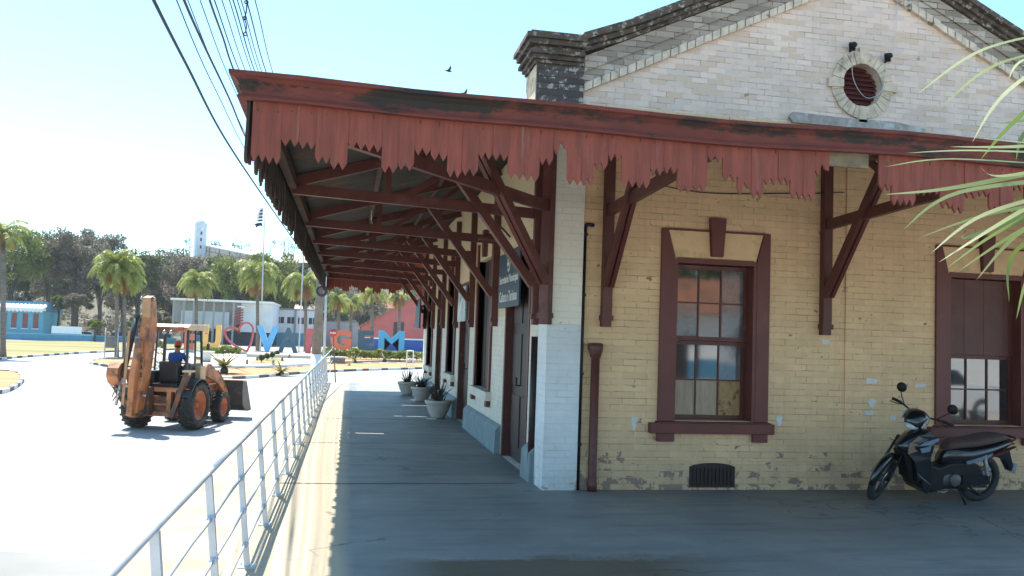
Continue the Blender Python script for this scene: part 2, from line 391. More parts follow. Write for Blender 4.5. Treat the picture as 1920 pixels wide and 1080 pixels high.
# traffic islands and beds: a filled outline with a striped kerb round it
def island(pts, fill, name, striped=True, z=.12, kw=.16, step=1.0, kerbs=True):
    c = curve_pts([(p[0], p[1], 0) for p in pts] + [(pts[0][0], pts[0][1], 0)], 8)[:-1]
    g = MB(); g.prism([(p.x, p.y) for p in c], ZR - .05, ZR + z, 'xy'); struct(name, g, fill)
    if not kerbs: return
    for k, mt in ((0, M['kerb']), (1, M['kerbdark'] if striped else M['kerb'])):
        b = MB(); acc = 0
        for i in range(len(c)):
            a, e = c[i], c[(i + 1) % len(c)]; L = (e - a).length
            if int(acc / 1.2) % 2 == k: b.beam((a.x, a.y, ZR + .08), (e.x, e.y, ZR + .08), kw, .18)
            acc += L
        if b.f: struct('kerb', b, mt)
def P2(*uv, z=ZR): return [tuple(gz(u, v, z)[:2]) for u, v in uv]
# front bed with the cycads, beside the road
island(P2((395, 712), (440, 711), (490, 708), (540, 703), (600, 699), (690, 695), (790, 692), (900, 688), (900, 684), (760, 683), (640, 684), (590, 688), (520, 692), (440, 694), (395, 700)), M['soil'], 'soil_bed')
island(P2((168, 682), (200, 688), (235, 690), (300, 690), (345, 690), (345, 680), (290, 675), (220, 673), (180, 677)), M['soil'], 'soil_bed')
island(P2((-120, 742), (-40, 742), (10, 736), (36, 722), (42, 712), (34, 703), (10, 699), (-60, 700), (-120, 710)), M['soil'], 'soil_bed')
island(P2((-200, 690), (-60, 681), (20, 672.5), (100, 666.5), (180, 661.5), (300, 657), (420, 653), (420, 645), (260, 643), (80, 641), (-200, 641)), M['lawn'], 'lawn')
island(P2((360, 689), (440, 690), (520, 688), (590, 684), (640, 680), (760, 678), (900, 678), (900, 652), (700, 654), (520, 657), (380, 662), (340, 672)), M['paving'], 'square_paving', striped=False)
island(P2((600, 684), (640, 681), (700, 679), (790, 678), (900, 679), (900, 671), (760, 670), (640, 672), (606, 676)), M['soil'], 'soil_bed', z=.16, kerbs=False)
island(P2((468, 687), (530, 684), (536, 678), (520, 674), (490, 675), (470, 681)), M['lawn'], 'lawn', z=.16, striped=False)
g = MB(); a = gz(452, 670, ZR + .2); b = gz(592, 672, ZR + .2); g.box(a.x, b.x, 88, 96, ZR, ZR + .42); struct('paving_step', g, M['paving'])

# hill rising behind the square
def hill_h(x, y):
    t = min(max((y - 190) / 210, 0), 1); t = t * t * (3 - 2 * t)
    prof = 30.5 + 3 * math.exp(-((x + 34) / 55) ** 2) + (-14 if x > 40 else 0) * min(1, (x - 40) / 60 if x > 40 else 0)
    prof -= 12 * max(0, min(1, (-110 - x) / 60))
    return ZR - .4 + t * prof + 1.2 * math.sin(x * .06 + y * .03) * t
g = MB(); nx, ny = 60, 34
xs = [-320 + 640 * i / nx for i in range(nx + 1)]; ys = [185 + 400 * (j / ny) ** 1.2 for j in range(ny + 1)]
g.add([(x, y, hill_h(x, y)) for y in ys for x in xs], [(j * (nx + 1) + i, j * (nx + 1) + i + 1, (j + 1) * (nx + 1) + i + 1, (j + 1) * (nx + 1) + i) for j in range(ny) for i in range(nx)], True)
M['hill'] = pm('dry_hillside', (.11, .095, .06), .95, .3, .04, .3, col2=(.10, .11, .04), lo=.48, hi=.6, s2=.03)
struct('hill', g, M['hill'])

# ================================================================== STATION BUILDING
YF, XW, XE, YE = 9.34, 2.2, 10.06, 25.7
B = thing('station_building', 'old brick railway station with cream gable, maroon windows and red valanced canopy', 'building', (6.13, 9.34, 0), world=True)
def rects(u0, u1, z0, z1, ops):
    us = sorted({u0, u1, *[o[0] for o in ops], *[o[1] for o in ops]}); out = []
    for a, b in zip(us, us[1:]):
        m = (a + b) / 2; zs = [(z0, z1)]
        for o in ops:
            if o[0] < m < o[1]:
                nz = []
                for p, q in zs:
                    if o[2] > p: nz.append((p, min(q, o[2])))
                    if o[3] < q: nz.append((max(p, o[3]), q))
                zs = [z for z in nz if z[1] - z[0] > 1e-4]
        out += [(a, b, p, q) for p, q in zs]
    return out
W1 = (3.72, 4.77, .80, 2.70); W2 = (7.36, 8.46, .80, 2.70)
wl = MB()
vent_holes = [(3.96, 4.53, .03, .27), (7.42, 7.92, .03, .27)]
for a, b, p, q in rects(2.6, XE, 0, 4.45, [W1, W2] + vent_holes): wl.box(a, b, YF, YF + .34, p, q)
# shallow pier between the windows and the plinth standing a little proud
wl.box(5.95, 6.22, YF - .022, YF - .001, .335, 4.3)
wl.build('front_wall', M['yellow'], B)
pl = MB()
for a, b, p, q in rects(2.62, XE - .02, .002, .333, vent_holes): pl.box(a, b, YF - .024, YF - .001, p, q)
pl.build('plinth', M['yellow'], B)
# gable with its round vent
OC = (6.14, 4.99); APX = (6.14, 6.33); ORAD = .27
gb = MB(); hole = [(OC[0] + ORAD * math.cos(t * math.pi / 12), OC[1] + ORAD * math.sin(t * math.pi / 12)) for t in range(24)]
gb.prism([(2.5, 4.45), (9.8, 4.45), (9.8, 4.56), APX, (2.5, 4.56)], YF, YF + .3, 'xz', [hole])
gb.build('gable', M['gable'], B)
rg = MB()
for k in range(30):
    t0, t1 = 2 * math.pi * (k + .04) / 30, 2 * math.pi * (k + .96) / 30; jj = rnd.uniform(-.008, .008)
    r0, r1 = ORAD + .001, ORAD + .15 + jj; jy = rnd.uniform(0, .012)
    rg.prism([(OC[0] + r * math.cos(t), OC[1] + r * math.sin(t)) for r, t in ((r0, t0), (r0, t1), (r1, t1), (r1, t0))], YF - .028 - jy, YF + .05, 'xz')
for k in (0, 7.5, 15, 22.5):        # key bricks at the four quarters
    t = 2 * math.pi * k / 30; rg.prism([(OC[0] + r * math.cos(t + s), OC[1] + r * math.sin(t + s)) for r, s in ((.27, -.16), (.27, .16), (.475, .12), (.475, -.12))], YF - .05, YF - .001, 'xz')
M['vouss'] = pm('stained_ring_bricks', (.66, .52, .38), .85, .25, 7, .4, col2=(.26, .2, .14), lo=.55, hi=.68, s2=5)
ov = rg.build('round_vent_surround', M['vouss'], B)
lv = MB()
for k in range(-4, 5):
    z = OC[1] + k * .06; hw = math.sqrt(max(ORAD ** 2 - (k * .06) ** 2, .001)) - .003
    lv.prism([(YF + .07, z - .028), (YF + .078, z - .034), (YF + .12, z + .022), (YF + .112, z + .028)], OC[0] - hw, OC[0] + hw, 'yz')
lv.prism([(OC[0] + .269 * math.cos(t * math.pi / 12), OC[1] + .269 * math.sin(t * math.pi / 12)) for t in range(24)], YF + .14, YF + .15, 'xz')
lv.build('louvre', M['brownred'], ov)

# pillar at the corner with stepped cap
pc = MB(); pc.box(1.98, 2.54, YF - .06, YF + .5, 4.2, 4.86)
pc.build('parapet_pillar', M['blackbrick'], B)
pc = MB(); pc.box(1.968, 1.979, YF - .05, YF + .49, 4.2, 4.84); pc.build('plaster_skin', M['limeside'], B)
cp = MB()
for i, (e, z0, z1) in enumerate(((.03, 4.86, 4.90), (.06, 4.90, 4.95), (.10, 4.95, 5.00), (.05, 5.0, 5.05), (.12, 5.05, 5.11), (.155, 5.11, 5.17), (.10, 5.17, 5.21))):
    cp.box(1.98 - e, 2.53, YF - .06 - e, YF + .5 + e, z0 + .0005, z1)
cp.build('pillar_cap', M['coping'], B, bevel=.008)
pc = MB(); pc.box(9.74, 10.3, YF - .06, YF + .5, 4.2, 4.86); pc.build('parapet_pillar', M['blackbrick'], B)
cp = MB()
for i, (e, z0, z1) in enumerate(((.03, 4.86, 4.90), (.06, 4.90, 4.95), (.10, 4.95, 5.00), (.05, 5.0, 5.05), (.12, 5.05, 5.11), (.155, 5.11, 5.17), (.10, 5.17, 5.21))):
    cp.box(9.75, 10.3 + e, YF - .06 - e, YF + .5 + e, z0 + .0005, z1)
cp.build('pillar_cap', M['coping'], B, bevel=.008)
# rake: header bricks, brick band, coping, each following the slope
SL = (APX[1] - 4.56) / (APX[0] - 2.5); CS = 1 / math.sqrt(1 + SL * SL)
def rake_pt(x, off, side):           # x measured from the left corner; off = height above the wall's edge
    zz = 4.56 + SL * (x - 2.5) + off; return (x if side < 0 else 2 * APX[0] - x, zz)
for side in (-1, 1):
    dn = MB(); x = 2.545
    while x < APX[0] - .02:
        x1 = min(x + .105, APX[0]); jy = rnd.uniform(0, .012); jz = rnd.uniform(-.008, .008)
        dn.prism([rake_pt(x + .006, .0, side), rake_pt(x1 - .006, .0, side), rake_pt(x1 - .006, .095 + jz, side), rake_pt(x + .006, .095 + jz, side)], YF - .05 - jy, YF + .02, 'xz')
        x = x1
    dn.build('header_course', M['dentil'], B)
    bb = MB(); bb.prism([rake_pt(2.545, .10, side), rake_pt(APX[0], .10, side), rake_pt(APX[0], .36, side), rake_pt(2.545, .42, side)], YF - .03, YF + .3, 'xz')
    bb.prism([rake_pt(2.545, .23, side), rake_pt(APX[0], .21, side), rake_pt(APX[0], .355, side), rake_pt(2.545, .415, side)], YF - .055, YF - .0301, 'xz')
    ob = bb.build('rake_band', M['oldbrick'], B)
    co = MB()
    for o0, o1, pr in ((.42, .47, .09), (.47, .53, .13), (.53, .60, .20), (.60, .635, .16)):
        xa = 2.50; k = 0
        while xa < APX[0] - .001:        # coping stones of uneven length
            xb = min(xa + rnd.uniform(.5, .8), APX[0]); d = -.05 * ((xa - 2.5) / 3.6); d2 = -.05 * ((xb - 2.5) / 3.6); j = rnd.uniform(-.008, .008)
            flat = .05 if xa < 2.51 else 0
            co.prism([rake_pt(xa, o0 + d + flat, side), rake_pt(xb - .006, o0 + d2, side), rake_pt(xb - .006, o1 + d2 + j - .0008, side), rake_pt(xa, o1 + d + j - .0008 + flat, side)], YF - pr + j, YF + .34, 'xz'); xa = xb
    co.build('coping', M['coping'], B, bevel=.006)
fl = MB()
pts = [(5.15, 4.50), (5.2, 4.57), (5.9, 4.55), (6.6, 4.56), (7.02, 4.50), (7.0, 4.44), (5.2, 4.44)]
fl.prism(pts, YF - .05, YF - .002, 'xz'); fl.build('flashing', M['flash'], B)
for x, z in ((5.97, 5.46), (6.46, 5.37)):
    s = MB(); s.tube([(x, YF - .01, z - .05), (x, YF - .07, z - .05)], .013); s.beam((x - .03, YF - .1, z + .02), (x + .02, YF - .04, z - .04), .07, .05); s.lathe([(.032, 0), (.036, .04), (.02, .055)], (x, YF - .125, z), 10, 'y')
    s.build('spot_lamp', M['black'], B)
# loose wire hanging on the gable
wv = MB(); wv.tube(curve_pts([(6.62, YF - .03, 6.1), (6.60, YF - .035, 5.8), (6.55, YF - .03, 5.42), (6.46, YF - .09, 5.36)], 6), .004, 5)
wv.tube(curve_pts([(5.97, YF - .06, 5.40), (6.0, YF - .05, 5.05), (6.18, YF - .05, 4.83), (6.4, YF - .05, 4.95), (6.46, YF - .05, 5.32)], 6), .004, 5)
wv.build('lamp_wire', M['dirtywhite'], B)

# corner pier, side wall
p = MB(); p.box(XW, 2.598, YF - .045, YF + .40, 0, 4.4); p.build('corner_pier', M['pier'], B)
SO = [(10.35, 12.05, 0.002, 2.95), (13.3, 14.75, .83, 3.02), (15.75, 17.2, .002, 2.75), (17.95, 19.2, .86, 3.02), (20.5, 21.8, .002, 2.95), (22.9, 24.2, .83, 3.02)]
sw = MB()
for a, b, p_, q in rects(YF + .40, YE, 0, 4.4, SO): sw.box(XW + .03, XW + .36, a, b, p_, q)
sw.build('side_wall', M['sidewall'], B)
for a, b in ((YF + .402, 10.25), (12.15, 15.65), (17.3, 20.4), (21.9, YE - .01)):
    sp = MB(); sp.prism([(XW - .06, .002), (XW + .029, .002), (XW + .029, .42), (XW - .02, .38), (XW - .05, .34)], a, b, 'xz'); sp.build('plinth', M['plinth'], B)
bk = MB(); bk.box(XW + .4, XE, YE - .3, YE, 0, 4.4); bk.box(XE - .3, XE, YF + .35, YE - .31, 0, 4.4)
bk.build('rear_wall', M['sidewall'], B)
gb = MB(); gb.prism([(2.5, 4.4), (9.8, 4.4), APX, (2.5, 4.56)], YE - .3, YE - .01, 'xz'); gb.build('rear_gable', M['gable'], B)
rf = MB()
for side in (-1, 1):
    rf.prism([(p_[0], p_[1]) for p_ in (rake_pt(2.05, -.02, side), rake_pt(6.14, .0, side), rake_pt(6.14, .1, side), rake_pt(2.05, .08, side))], YF + .52, YE - .31, 'xz')
M['tile'] = pm('clay_roof_tile', (.32, .13, .07), .9, .3, 2, .4, col2=(.12, .08, .06), lo=.5, hi=.65, s2=1)
rf.build('main_roof', M['tile'], B)

# ---- front sash windows
def arch_trim(W):
    x0, x1, z0, z1 = W; c = (x0 + x1) / 2
    win = MB()
    for s in (-1, 1):            # side boards with a splayed top
        e = x0 if s < 0 else x1; o = e + s * .165
        win.prism([(e, z0 - .002), (o, z0 - .002), (o, 3.05), (e + s * .09, 3.05), (e, 2.72)], YF - .035, YF + .01, 'xz')
        win.box(min(e, e - s * .045), max(e, e - s * .045), YF - .03, YF + .18, z0, z1)
    win.box(x0 + .046, x1 - .046, YF - .028, YF + .18, z1 - .05, z1 + .012)
    win.box(x0 - .09, x1 + .09, YF - .03, YF - .002, 3.035, 3.055)
    fr = win.build('window', M['trim'], B)
    k = MB(); k.prism([(c - .07, 2.74), (c + .07, 2.74), (c + .10, 3.20), (c - .10, 3.20)], YF - .075, YF - .002, 'xz'); k.build('keystone', M['trim'], fr, bevel=.006)
    ar = MB(); ar.prism([(x0 + .012, 2.72), (c - .075, 2.72), (c - .098, 3.03), (x0 - .075, 3.03)], YF - .02, YF - .002, 'xz'); ar.prism([(c + .075, 2.72), (x1 - .012, 2.72), (x1 + .075, 3.03), (c + .098, 3.03)], YF - .02, YF - .002, 'xz')
    ar.build('lintel', M['yellowflat'], fr)
    sl = MB(); sl.box(x0 - .27, x1 + .23, YF - .085, YF + .05, .655, .775); sl.prism([(YF - .1, .776), (YF + .18, .776), (YF + .18, .80), (YF - .1, .79)], x0 - .19, x1 + .18, 'yz')
    sl.box(x0 - .18, x0 + .03, YF - .07, YF - .026, .56, .654); sl.box(x1 - .04, x1 + .15, YF - .07, YF - .026, .56, .654)
    sl.build('sill', M['trim'], fr, bevel=.007)
    return fr
M['yellowflat'] = pm('yellow_lintel_paint', (.80, .54, .30), .75, .12, 2, .2, col2=(.40, .3, .17), lo=.55, hi=.72, s2=2)
def sash(fr, x0, x1, z0, z1, y, mats, bars=(3, 2), reveal=.0):
    f = MB(); t = .045
    f.box(x0, x0 + t, y - .02, y + .03, z0, z1); f.box(x1 - t, x1, y - .02, y + .03, z0, z1)
    f.box(x0 + t, x1 - t, y - .02, y + .03, z0, z0 + t * 1.1); f.box(x0 + t, x1 - t, y - .02, y + .03, z1 - t, z1)
    nx, nz = bars; ix0, ix1, iz0, iz1 = x0 + t, x1 - t, z0 + t * 1.1, z1 - t
    for i in range(1, nx): xx = ix0 + (ix1 - ix0) * i / nx; f.box(xx - .009, xx + .009, y - .015, y + .014, iz0, iz1)
    for j in range(1, nz): zz = iz0 + (iz1 - iz0) * j / nz; f.box(ix0, ix1, y - .0135, y + .0125, zz - .009, zz + .009)
    f.build('sash', M['brownred'], fr)
    for j in range(nz):
        for i in range(nx):
            p = MB(); a = ix0 + (ix1 - ix0) * i / nx; b = ix0 + (ix1 - ix0) * (i + 1) / nx; c = iz0 + (iz1 - iz0) * j / nz; d = iz0 + (iz1 - iz0) * (j + 1) / nz
            k = rnd.uniform(-.0012, .0012); k2 = rnd.uniform(-.0012, .0012)
            p.add([(a, y + k, c), (b, y - k, c), (b, y - k + k2, d), (a, y + k + k2, d), (a, y + k + .004, c), (b, y - k + .004, c), (b, y - k + k2 + .004, d), (a, y + k + k2 + .004, d)],
                  [(0, 1, 2, 3), (7, 6, 5, 4), (0, 4, 5, 1), (1, 5, 6, 2), (2, 6, 7, 3), (3, 7, 4, 0)])
            p.build('pane', M[mats[j][i]], fr)
fr1 = arch_trim(W1)
sash(fr1, W1[0] + .046, W1[1] - .046, 1.74, 2.64, YF + .15, [['glassdirty', 'glassd', 'glassdirty'], ['glassd', 'glassd', 'glassdirty']])
sash(fr1, W1[0] + .046, W1[1] - .046, .805, 1.735, YF + .19, [['board', 'board', 'card'], ['glassd', 'glassd', 'glassdirty']])
fr2 = arch_trim(W2)
bd = MB(); n = 7
for i in range(n):
    a = W2[0] + .047 + (W2[1] - W2[0] - .094) * i / n; b = W2[0] + .047 + (W2[1] - W2[0] - .094) * (i + 1) / n
    bd.box(a + .001, b - .001, YF + .10 + (i % 2) * .003, YF + .125, 1.68, 2.64)
bd.build('boarded_panel', M['brownred'], fr2)
sash(fr2, W2[0] + .046, W2[1] - .046, .805, 1.675, YF + .15, [['glassd', 'glassd', 'glassd'], ['glassd', 'glassd', 'glassd']])
for x0, x1, z0, z1 in vent_holes:
    v = MB(); h = z1 - z0; arc = [(x0 + (x1 - x0) * k / 10, z1 + .045 * math.sin(math.pi * k / 10) ** .6) for k in range(11)]
    v.prism([(x0, z0), (x1, z0)] + arc[::-1], YF - .032, YF - .026, 'xz')
    for k in range(1, 12): xx = x0 + (x1 - x0) * k / 12; v.box(xx - .006, xx + .006, YF - .045, YF - .0325, z0 + .03, z1 - .01)
    v.build('floor_vent', M['darkwood'], B)
# pale filler daubs on the paint
M['filler'] = pm('white_filler_daub', (.66, .66, .66), .8, .1, 10, .2)
db = MB()
def blob(cx, cz, rx, rz, seed, drip=0):
    q = random.Random(seed); pts = []
    for k in range(14):
        t = 2 * math.pi * k / 14; r = q.uniform(.75, 1.15); px = cx + rx * r * max(-1, min(1, 1.3 * math.cos(t))); pz = cz + rz * r * max(-1, min(1, 1.3 * math.sin(t)))
        if drip and k in (10, 11): pz -= drip
        pts.append((px, pz))
    db.prism(pts, YF - .004, YF - .0005, 'xz')
for i, a in enumerate([(3.28, .80, .035, .035, .09), (5.10, .83, .04, .04, .04), (6.32, 1.32, .075, .035, 0), (6.33, 1.07, .06, .03, .04), (6.30, .93, .06, .03, 0), (7.0, 1.28, .08, .022, 0), (6.62, .88, .04, .03, 0), (4.9, .64, .03, .02, 0), (5.7, 1.78, .05, .03, 0)]):
    db = MB(); blob(*a[:4], i, a[4]); db.build('filler_patch', M['filler'], B)

# ---- side wall doors and windows
for i, (a, b, z0, z1) in enumerate(SO):
    f = MB(); door = z0 < .1; c = (a + b) / 2
    x = XW + .03
    if door:
        f.box(x - .012, x + .2, a + .001, a + .09, z0, z1); f.box(x - .012, x + .2, b - .09, b - .001, z0, z1); f.box(x - .012, x + .2, a + .0905, b - .0905, z1 - .1, z1)
        o = f.build('door', M['brownred'], B)
        l = MB(); l.box(x + .10, x + .14, a + .091, b - .091, .01, z1 - .1)
        for zz0, zz1 in ((.2, .9), (1.05, 1.75), (1.9, z1 - .25)):
            for q0, q1 in ((a + .2, c - .08), (c + .08, b - .2)): l.box(x + .086, x + .0995, q0, q1, zz0, zz1)
        l.build('door_leaf', M['darkwood'], o)  # near-black leaf colour stands for the unlit inside of an open doorway
        h = MB(); h.tube([(x + .085, c + .06, 1.05), (x + .03, c + .06, 1.05), (x + .03, c + .06, 1.16)], .012); h.build('handle', M['black'], o)
    else:
        f.box(x - .035, x + .16, a - .13, a, z0 - .0, z1 + .3); f.box(x - .035, x + .16, b, b + .13, z0, z1 + .3)
        f.prism([(c - .08, z1 + .03), (c + .08, z1 + .03), (c + .11, z1 + .48), (c - .11, z1 + .48)], x - .075, x - .002, 'yz')
        o = f.build('window', M['trim'], B)
        s = MB(); s.box(x - .09, x + .1, a - .22, b + .22, z0 - .14, z0 - .001); s.build('sill', M['sidewall'], o)
        s = MB(); s.box(x - .07, x - .0, a - .16, a + .02, z0 - .24, z0 - .142); s.build('sill_foot', M['trim'], o); s = MB(); s.box(x - .07, x, b - .02, b + .16, z0 - .24, z0 - .142); s.build('sill_foot', M['trim'], o)
        l = MB(); n = 8
        for k in range(n): y0 = a + (b - a) * k / n; l.box(x + .09 + (k % 2) * .006, x + .13, y0 + .002, a + (b - a) * (k + 1) / n - .002, z0, z1)
        l.build('shutter', M['darkwood'], o)

# ---- downpipes
dp = MB(); dp.lathe([(.058, 0), (.058, .10), (.05, .11), (.05, 1.50), (.062, 1.51), (.085, 1.60), (.085, 1.66), (.07, 1.67), (.05, 1.67)], (2.77, YF - .08, .0), 14)
dp.tube([(2.77, YF - .08, 1.62), (2.68, YF - .08, 1.62)], .03)
dp.build('downpipe', M['brownred'], B)
dp = MB(); dp.tube([(2.622, YF - .03, 0), (2.622, YF - .03, 3.0)], .017); dp.tube(curve_pts([(2.622, YF - .03, 3.0), (2.64, YF - .04, 3.03), (2.72, YF - .06, 3.02)], 4), .022)
for z in (.5, 1.3, 2.2, 2.9): dp.box(2.60, 2.645, YF - .05, YF - .001, z, z + .03)
dp.build('conduit', M['black'], B)
dp = MB(); dp.tube([(XW - .015, 9.86, 0), (XW - .015, 9.86, 1.72)], .04, 10); dp.build('downpipe', M['darkwood'], B)
cb_ = MB()
cb_.tube(curve_pts([(2.95, YF - .02, 3.9), (2.93, YF - .012, 3.4), (2.9, YF - .012, 3.05), (2.87, YF - .02, 2.7)], 5), .005, 5)
cb_.tube(curve_pts([(3.1, YF - .02, 3.62), (4.0, YF - .03, 3.50), (5.0, YF - .03, 3.55), (5.9, YF - .04, 3.62)], 6), .006, 5)
cb_.build('loose_cable', M['black'], B)

# ================================================================== CANOPY (part of the building)
GX, GY, GYE = -.80, 6.18, 26.2
def roof_z_side(x): return 3.465 + (x - GX) * (4.33 - 3.465) / (XW + .03 - GX)
def roof_z_front(y): return 3.465 + (y - GY) * (4.33 - 3.465) / (YF - GY)
cr = MB()
# side plane: corrugations run down the slope
pitch = .09; n = int((GYE - GY) / (pitch / 4)); rows = 10
hipx = lambda y: min(XW + .03, GX + (y - GY) * (XW + .03 - GX) / (YF - GY)) if y < YF else XW + .03
base = len(cr.v); vs = []; fs = []
gaps = [(16.02, 16.10, .02, .16), (15.35, 15.40, .04, .16), (21.9, 22.0, .35, .8), (19.2, 19.26, .30, .5), (23.6, 23.7, .45, .75), (12.9, 12.94, .62, .7)]
for i in range(n + 1):
    y = GY + (GYE - GY) * i / n; hx = hipx(y)
    sheet = int((y - GY) / .86) % 2; sag = .02 * math.sin(y * 1.7)
    for j in range(rows + 1):
        x = GX - .06 + (hx - GX + .06) * j / rows
        vs.append((x, y, roof_z_side(x) + .014 * math.sin(2 * math.pi * y / pitch) + sheet * .008 + sag * (1 - j / rows) * .6))
for i in range(n):
    y = GY + (GYE - GY) * (i + .5) / n
    for j in range(rows):
        if any(a < y < b and c < (j + .5) / rows < d for a, b, c, d in gaps): continue
        fs.append((i * (rows + 1) + j, i * (rows + 1) + j + 1, (i + 1) * (rows + 1) + j + 1, (i + 1) * (rows + 1) + j))
cr.add(vs, fs, True)
# front plane
XR = 13.0; n2 = int((XR - GX) / (pitch / 4)); vs = []; fs = []
for i in range(n2 + 1):
    x = GX + (XR - GX) * i / n2; hy = YF if x > XW + .03 else GY + (x - GX) * (YF - GY) / (XW + .03 - GX)
    sheet = int((x - GX) / .86) % 2
    for j in range(7):
        y = GY - .06 + (hy - GY + .06) * j / 6
        vs.append((x, y, roof_z_front(y) + .014 * math.sin(2 * math.pi * x / pitch) + sheet * .01 + .012 * math.sin(x * 2.1) * (1 - j / 6)))
fs = [(i * 7 + j, i * 7 + j + 1, (i + 1) * 7 + j + 1, (i + 1) * 7 + j) for i in range(n2) for j in range(6)]
cr.add(vs, fs, True); cr.nonorm = True
CR = cr.build('canopy_roof', M['roof'], B)
sol = CR.modifiers.new('sheet_thickness', 'SOLIDIFY'); sol.thickness = .006
hc = MB(); hc.beam((GX + .25, GY + .26, 3.535), (XW + .03, YF, 4.335), .12, .02); hc.build('hip_flashing', M['roof'], B)  # added over the hip seam to stop sunlight leaking through
# gutter board with ogee profile
def gutter_profile(): return [(0, -.15), (-.052, -.15), (-.058, -.138), (-.052, -.122), (-.028, -.116), (-.032, -.075), (-.05, -.035), (-.085, -.004), (-.112, .006), (-.115, .035), (-.10, .037), (-.09, .02), (0, -.02)]
gt = MB(); pr = gutter_profile()
def sweep(mb, path, prof, outs):
    """sweep a profile (out, up) along a path; outs = outward direction at each path point"""
    n = len(prof); vs = [(p[0] + -o * d[0], p[1] + -o * d[1], p[2] + u) for p, d in zip(path, outs) for o, u in prof]
    mb.add(vs, [(i * n + k, i * n + (k + 1) % n, (i + 1) * n + (k + 1) % n, (i + 1) * n + k) for i in range(len(path) - 1) for k in range(n)] + [tuple(range(n)), tuple((len(path) - 1) * n + k for k in range(n))])
def sagz(s): return -.022 * math.sin(s * .9) - .018 * math.sin(s * 2.3 + 1) 
path = [(GX, GYE - k * .5, 3.47 + .012 * math.sin(k * .8)) for k in range(int((GYE - GY) / .5))] + [(GX, GY, 3.475)]
outs = [(1, 0)] * (len(path) - 1) + [(1, 1)]
fx = GX; k = 0
while fx < XR: 
    fx += .4; k += 1; path.append((fx, GY, 3.475 - .03 * min(1, (fx - GX) / 3) + .6 * sagz(fx) * min(1, fx - GX))); outs.append((0, 1))
# outward is -x on the side run and -y on the front run
sweep(gt, path, [(-o, u) for o, u in pr], outs)
gt.build('gutter', M['gutter'], B)
M['rawwood'] = pm('unpainted_board_back', (.055, .038, .03), .9, .3, 4, .4)
# valance boards
def valance(mb, p0, p1, out, z_top, seed, skip=(), wid=.115, long=.435, short=.31, thick=.022, two=False):
    q = random.Random(seed); p0 = Vector(p0); p1 = Vector(p1); d = (p1 - p0).normalized(); L = (p1 - p0).length; s = 0; k = 0; o = Vector(out)
    while s < L - .02:
        e = min(s + wid * q.uniform(.86, 1.14), L); grp = (k // 2) % 2; ln = (long if grp == 0 else short) + q.uniform(-.02, .02)
        if q.random() < .04: ln -= q.uniform(.05, .12)
        if not any(a < s < b for a, b in skip):
            w_ = e - s; zb = z_top - ln; jy = q.uniform(0, .003)
            br = q.random() < .07
            prof = [(s + .0004, z_top), (s + .0004, zb + .005), (s + w_ * .25, zb - .045), (s + w_ * .5, zb + .012 + (.05 if br else 0)), (s + w_ * .76, zb - .045 + (.06 if br else 0)), (e - .0004, zb + .005), (e - .0004, z_top)]
            n = len(prof); tilt = q.uniform(-.003, .008)
            vs = [tuple(p0 + d * a + o * (jy + t + (tilt if zz < z_top - .1 else 0)) + Vector((0, 0, zz))) for t in (0, thick) for a, zz in prof]
            tri = tessellate_polygon([[Vector((a, zz, 0)) for a, zz in prof]])
            fs = [tuple(t) for t in tri] + [tuple(i + n for i in reversed(t)) for t in tri] + [(i, (i + 1) % n, (i + 1) % n + n, i + n) for i in range(n)]
            mb.cur = 0; mb.add(vs, fs[:0]); o0 = len(mb.v) - len(vs)
            for fi, ff in enumerate(fs): mb.f.append([i_ + o0 for i_ in ff]); mb.mi.append(1 if two and not len(tri) <= fi < 2 * len(tri) else 0); mb.sm.append(False)
        s = e; k += 1
va = MB(); valance(va, (GX + .05, GY + .03, 0), (XR, GY + .03, 0), (0, -1, 0), 3.37, 3, skip=((4.44, 4.92),)); va.build('valance', M['red'], B)
va = MB(); valance(va, (GX + .03, GY + .05, 0), (GX + .03, GYE, 0), (-1, 0, 0), 3.37, 5, long=.42, short=.33, two=True, skip=((3.2, 3.4), (5.1, 5.25), (7.7, 7.9), (9.1, 9.25), (12.0, 12.15))); va.build('valance', [M['red'], M['rawwood']], B)
va = MB(); valance(va, (GX + .05, GYE - .03, 0), (XW + .03, GYE - .03, 0), (0, 1, 0), 3.37, 9); va.build('valance', M['red'], B); va = MB(); va.prism([(GX + .05, 3.3), (XW + .03, 3.3), (XW + .03, 4.29), (GX + .05, 3.42)], GYE - .06, GYE - .032, 'xz'); va.build('end_board', M['red'], B)
nl = MB(); q = random.Random(31)
for k in range(118): x = GX + .1 + k * .115 + q.uniform(-.02, .02); nl.box(x, x + .008, GY + .004, GY + .0085, 3.27 + q.uniform(-.02, .02), 3.28 + q.uniform(-.015, .015))
nl.build('nails', M['rawwood'], B)['kind'] = 'stuff'
# where three boards are gone: the bare backing board
bb = MB(); bb.box(3.64, 4.16, GY + .034, GY + .07, 3.20, 3.345); bb.build('backing_board', M['weatherwood'], B)
M['beamwood'] = pm('dark_stained_beam', (.06, .032, .024), .8, .3, 4, .3, col2=(.12, .045, .035), lo=.5, hi=.65, s2=2)
# edge beams and purlins
pu = MB(); pu.beam((GX + .10, GY + .12, 3.36), (GX + .10, GYE - .07, 3.36), .08, .12); pu.beam((GX + .15, GY + .12, 3.36), (XR, GY + .12, 3.36), .08, .12)
for fr_ in (.36, .68):
    x = GX + (XW - GX) * fr_; y = GY + (YF - GY) * fr_
    pu.beam((x, y, roof_z_side(x) - .05), (x, GYE - .07, roof_z_side(x) - .05), .06, .07); pu.beam((x + .035, y, roof_z_front(y) - .05), (XR, y, roof_z_front(y) - .05), .06, .07)
pu.build('purlin', M['beamwood'], B)
